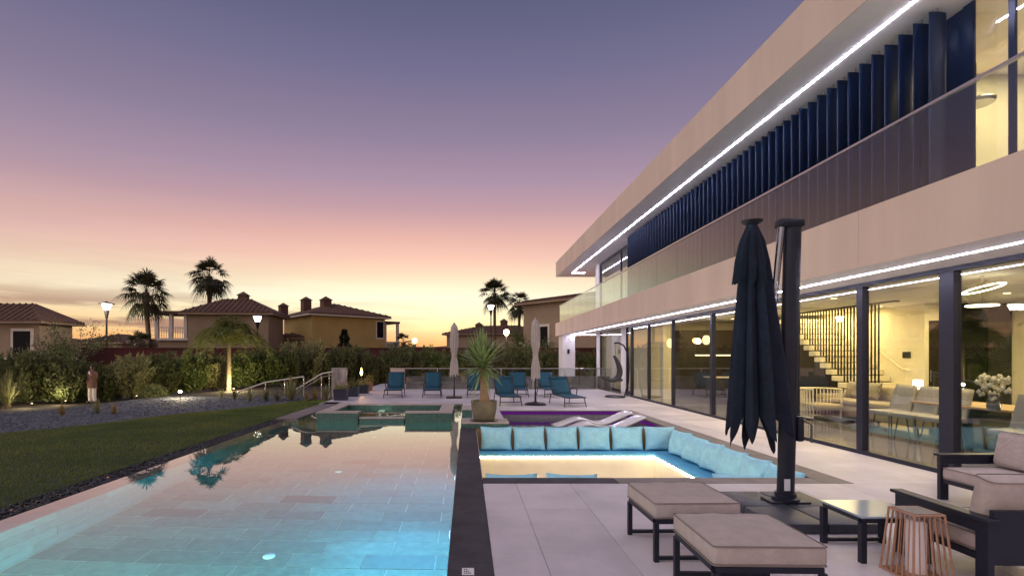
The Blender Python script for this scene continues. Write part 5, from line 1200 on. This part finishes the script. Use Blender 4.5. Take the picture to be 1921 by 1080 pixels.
# low hills
hm = mat('reddish_hills', (.13, .075, .06), 1.0, var=.2, scale=.01)  # one reddish brown with slight random tone
b = MB(); xs = np.linspace(-900, 900, 60); vs = []
for x in xs:
    hgt = 14+9*math.sin(x*.011+1)+5*math.sin(x*.031)+3*math.sin(x*.07); vs += [(x, 640, -1), (x, 660, max(3, hgt)), (x, 900, -1)]
b.add(vs, [(i*3, i*3+3, i*3+4, i*3+1) for i in range(59)]+[(i*3+1, i*3+4, i*3+5, i*3+2) for i in range(59)]); tag(b.build('hills', hm), kind='structure')

# ------------------------------------------------------------------ the person on the gravel
Yp = 22.9; Xp = xat(173, Yp); Zp = tz(Xp, Yp)
pe = thing('person', 'person in long brown coat and white trousers on the gravel, holding a phone', 'person', (Xp, Yp, Zp), R(-12))
m_skin = mat('skin', (.42, .24, .17), .6, var=.05); m_coat = mat('brown_coat', (.17, .085, .07), .85, var=.15, scale=6, bump=.2); m_trou = mat('white_trousers', (.72, .66, .66), .85, var=.06); m_hair = mat('dark_hair', (.02, .014, .012), .5); m_shoe = mat('dark_shoes', (.03, .028, .03), .6)
def skin_obj(name, verts, edges, radii, m, parent, lev=2):
    me = bpy.data.meshes.new(name); me.from_pydata(verts, edges, []); o = link(name, me, m, parent); o.modifiers.new('skin', 'SKIN')
    me.skin_vertices[0].data[0].use_root = True
    for i, q in enumerate(radii): me.skin_vertices[0].data[i].radius = (q, q) if not isinstance(q, tuple) else q
    sb = o.modifiers.new('sub', 'SUBSURF'); sb.levels = lev; sb.render_levels = lev; o.modifiers['skin'].use_smooth_shade = True; return o
# body: pelvis, spine, neck, head, legs, arms (right forearm raised in front of the chest)
bv = [(0,0,.90), (0,0,1.12), (0,.01,1.34), (0,.0,1.43), (0,-.01,1.50), (0,-.02,1.60), (0,-.01,1.66),
      (-.10,0,.84), (-.11,-.01,.47), (-.12,.02,.07), (-.12,-.09,.03), (.10,0,.84), (.11,-.01,.47), (.12,.02,.07), (.12,-.09,.03),
      (-.18,.01,1.36), (-.23,.03,1.10), (-.20,-.06,.88), (.18,.01,1.36), (.25,-.02,1.12), (.22,-.24,1.24), (.21,-.29,1.28)]
be = [(0,1),(1,2),(2,3),(3,4),(4,5),(5,6),(0,7),(7,8),(8,9),(9,10),(0,11),(11,12),(12,13),(13,14),(2,15),(15,16),(16,17),(2,18),(18,19),(19,20),(20,21)]
br = [.13,.11,.13,.055,.065,.085,.06,.085,.06,.04,.03,.085,.06,.04,.03,.055,.042,.032,.055,.042,.032,.035]
skin_obj('body', bv, be, br, m_skin, pe)
for sx in (-1, 1):
    MB().tube([(sx*.085, .0, .90), (sx*.105, 0, .6), (sx*.115, -.005, .3), (sx*.12, .015, .08)], [.105, .085, .075, .07], 12).build('trouser_leg', m_trou, pe, True); MB().rbox(sx*.12-.05, sx*.12+.05, -.16, .07, 0, .085, .03).build('shoe', m_shoe, pe, True)
cb = MB(); vs = []; fs = []; rows = [(.66, .235, .165), (.80, .225, .16), (1.0, .20, .145), (1.2, .205, .145), (1.34, .215, .135), (1.41, .15, .105), (1.46, .08, .08)]
for z, a, b_ in rows:
    for i in range(20): q = 2*math.pi*i/20; vs.append((a*math.cos(q)*(1+.03*math.cos(5*q+z*9)), b_*math.sin(q), z))
for j in range(len(rows)-1):
    for i in range(20): fs.append((j*20+i, j*20+(i+1) % 20, (j+1)*20+(i+1) % 20, (j+1)*20+i))
cb.add(vs, fs).build('coat', m_coat, pe, True, 80)
MB().tube([(-.17, .01, 1.38), (-.235, .03, 1.10), (-.205, -.05, .90)], [.08, .068, .055], 10).build('coat_sleeve', m_coat, pe, True); MB().tube([(.17, .01, 1.38), (.255, -.02, 1.11), (.225, -.22, 1.23)], [.08, .068, .055], 10).build('coat_sleeve', m_coat, pe, True)
MB().lathe([(.05, 1.455), (.095, 1.50), (.108, 1.58), (.10, 1.65), (.06, 1.70), (.01, 1.715)], 16, (0, .022)).build('hair', m_hair, pe, True)
hnd = MB()
for k in range(4): hnd.tube([(.195+.014*k, -.29, 1.28), (.195+.014*k, -.325, 1.315), (.20+.013*k, -.315, 1.345)], [.009, .0085, .007], 6)
hnd.tube([(.235, -.285, 1.28), (.25, -.30, 1.31), (.24, -.32, 1.335)], [.011, .009, .008], 6); hnd.build('fingers', m_skin, pe, True)
ph_ = thing('phone', 'small pale phone held up by the person on the gravel', 'phone', (Xp, Yp, Zp), R(-12)); MB().rbox(.18, .255, -.345, -.335, 1.28, 1.42, .003, 1).build('phone_body', m_plate, ph_); MB().box(.184, .251, -.3349, -.334, 1.285, 1.415).build('screen', emit('phone_screen', (.8, .85, 1), 1.5), ph_)
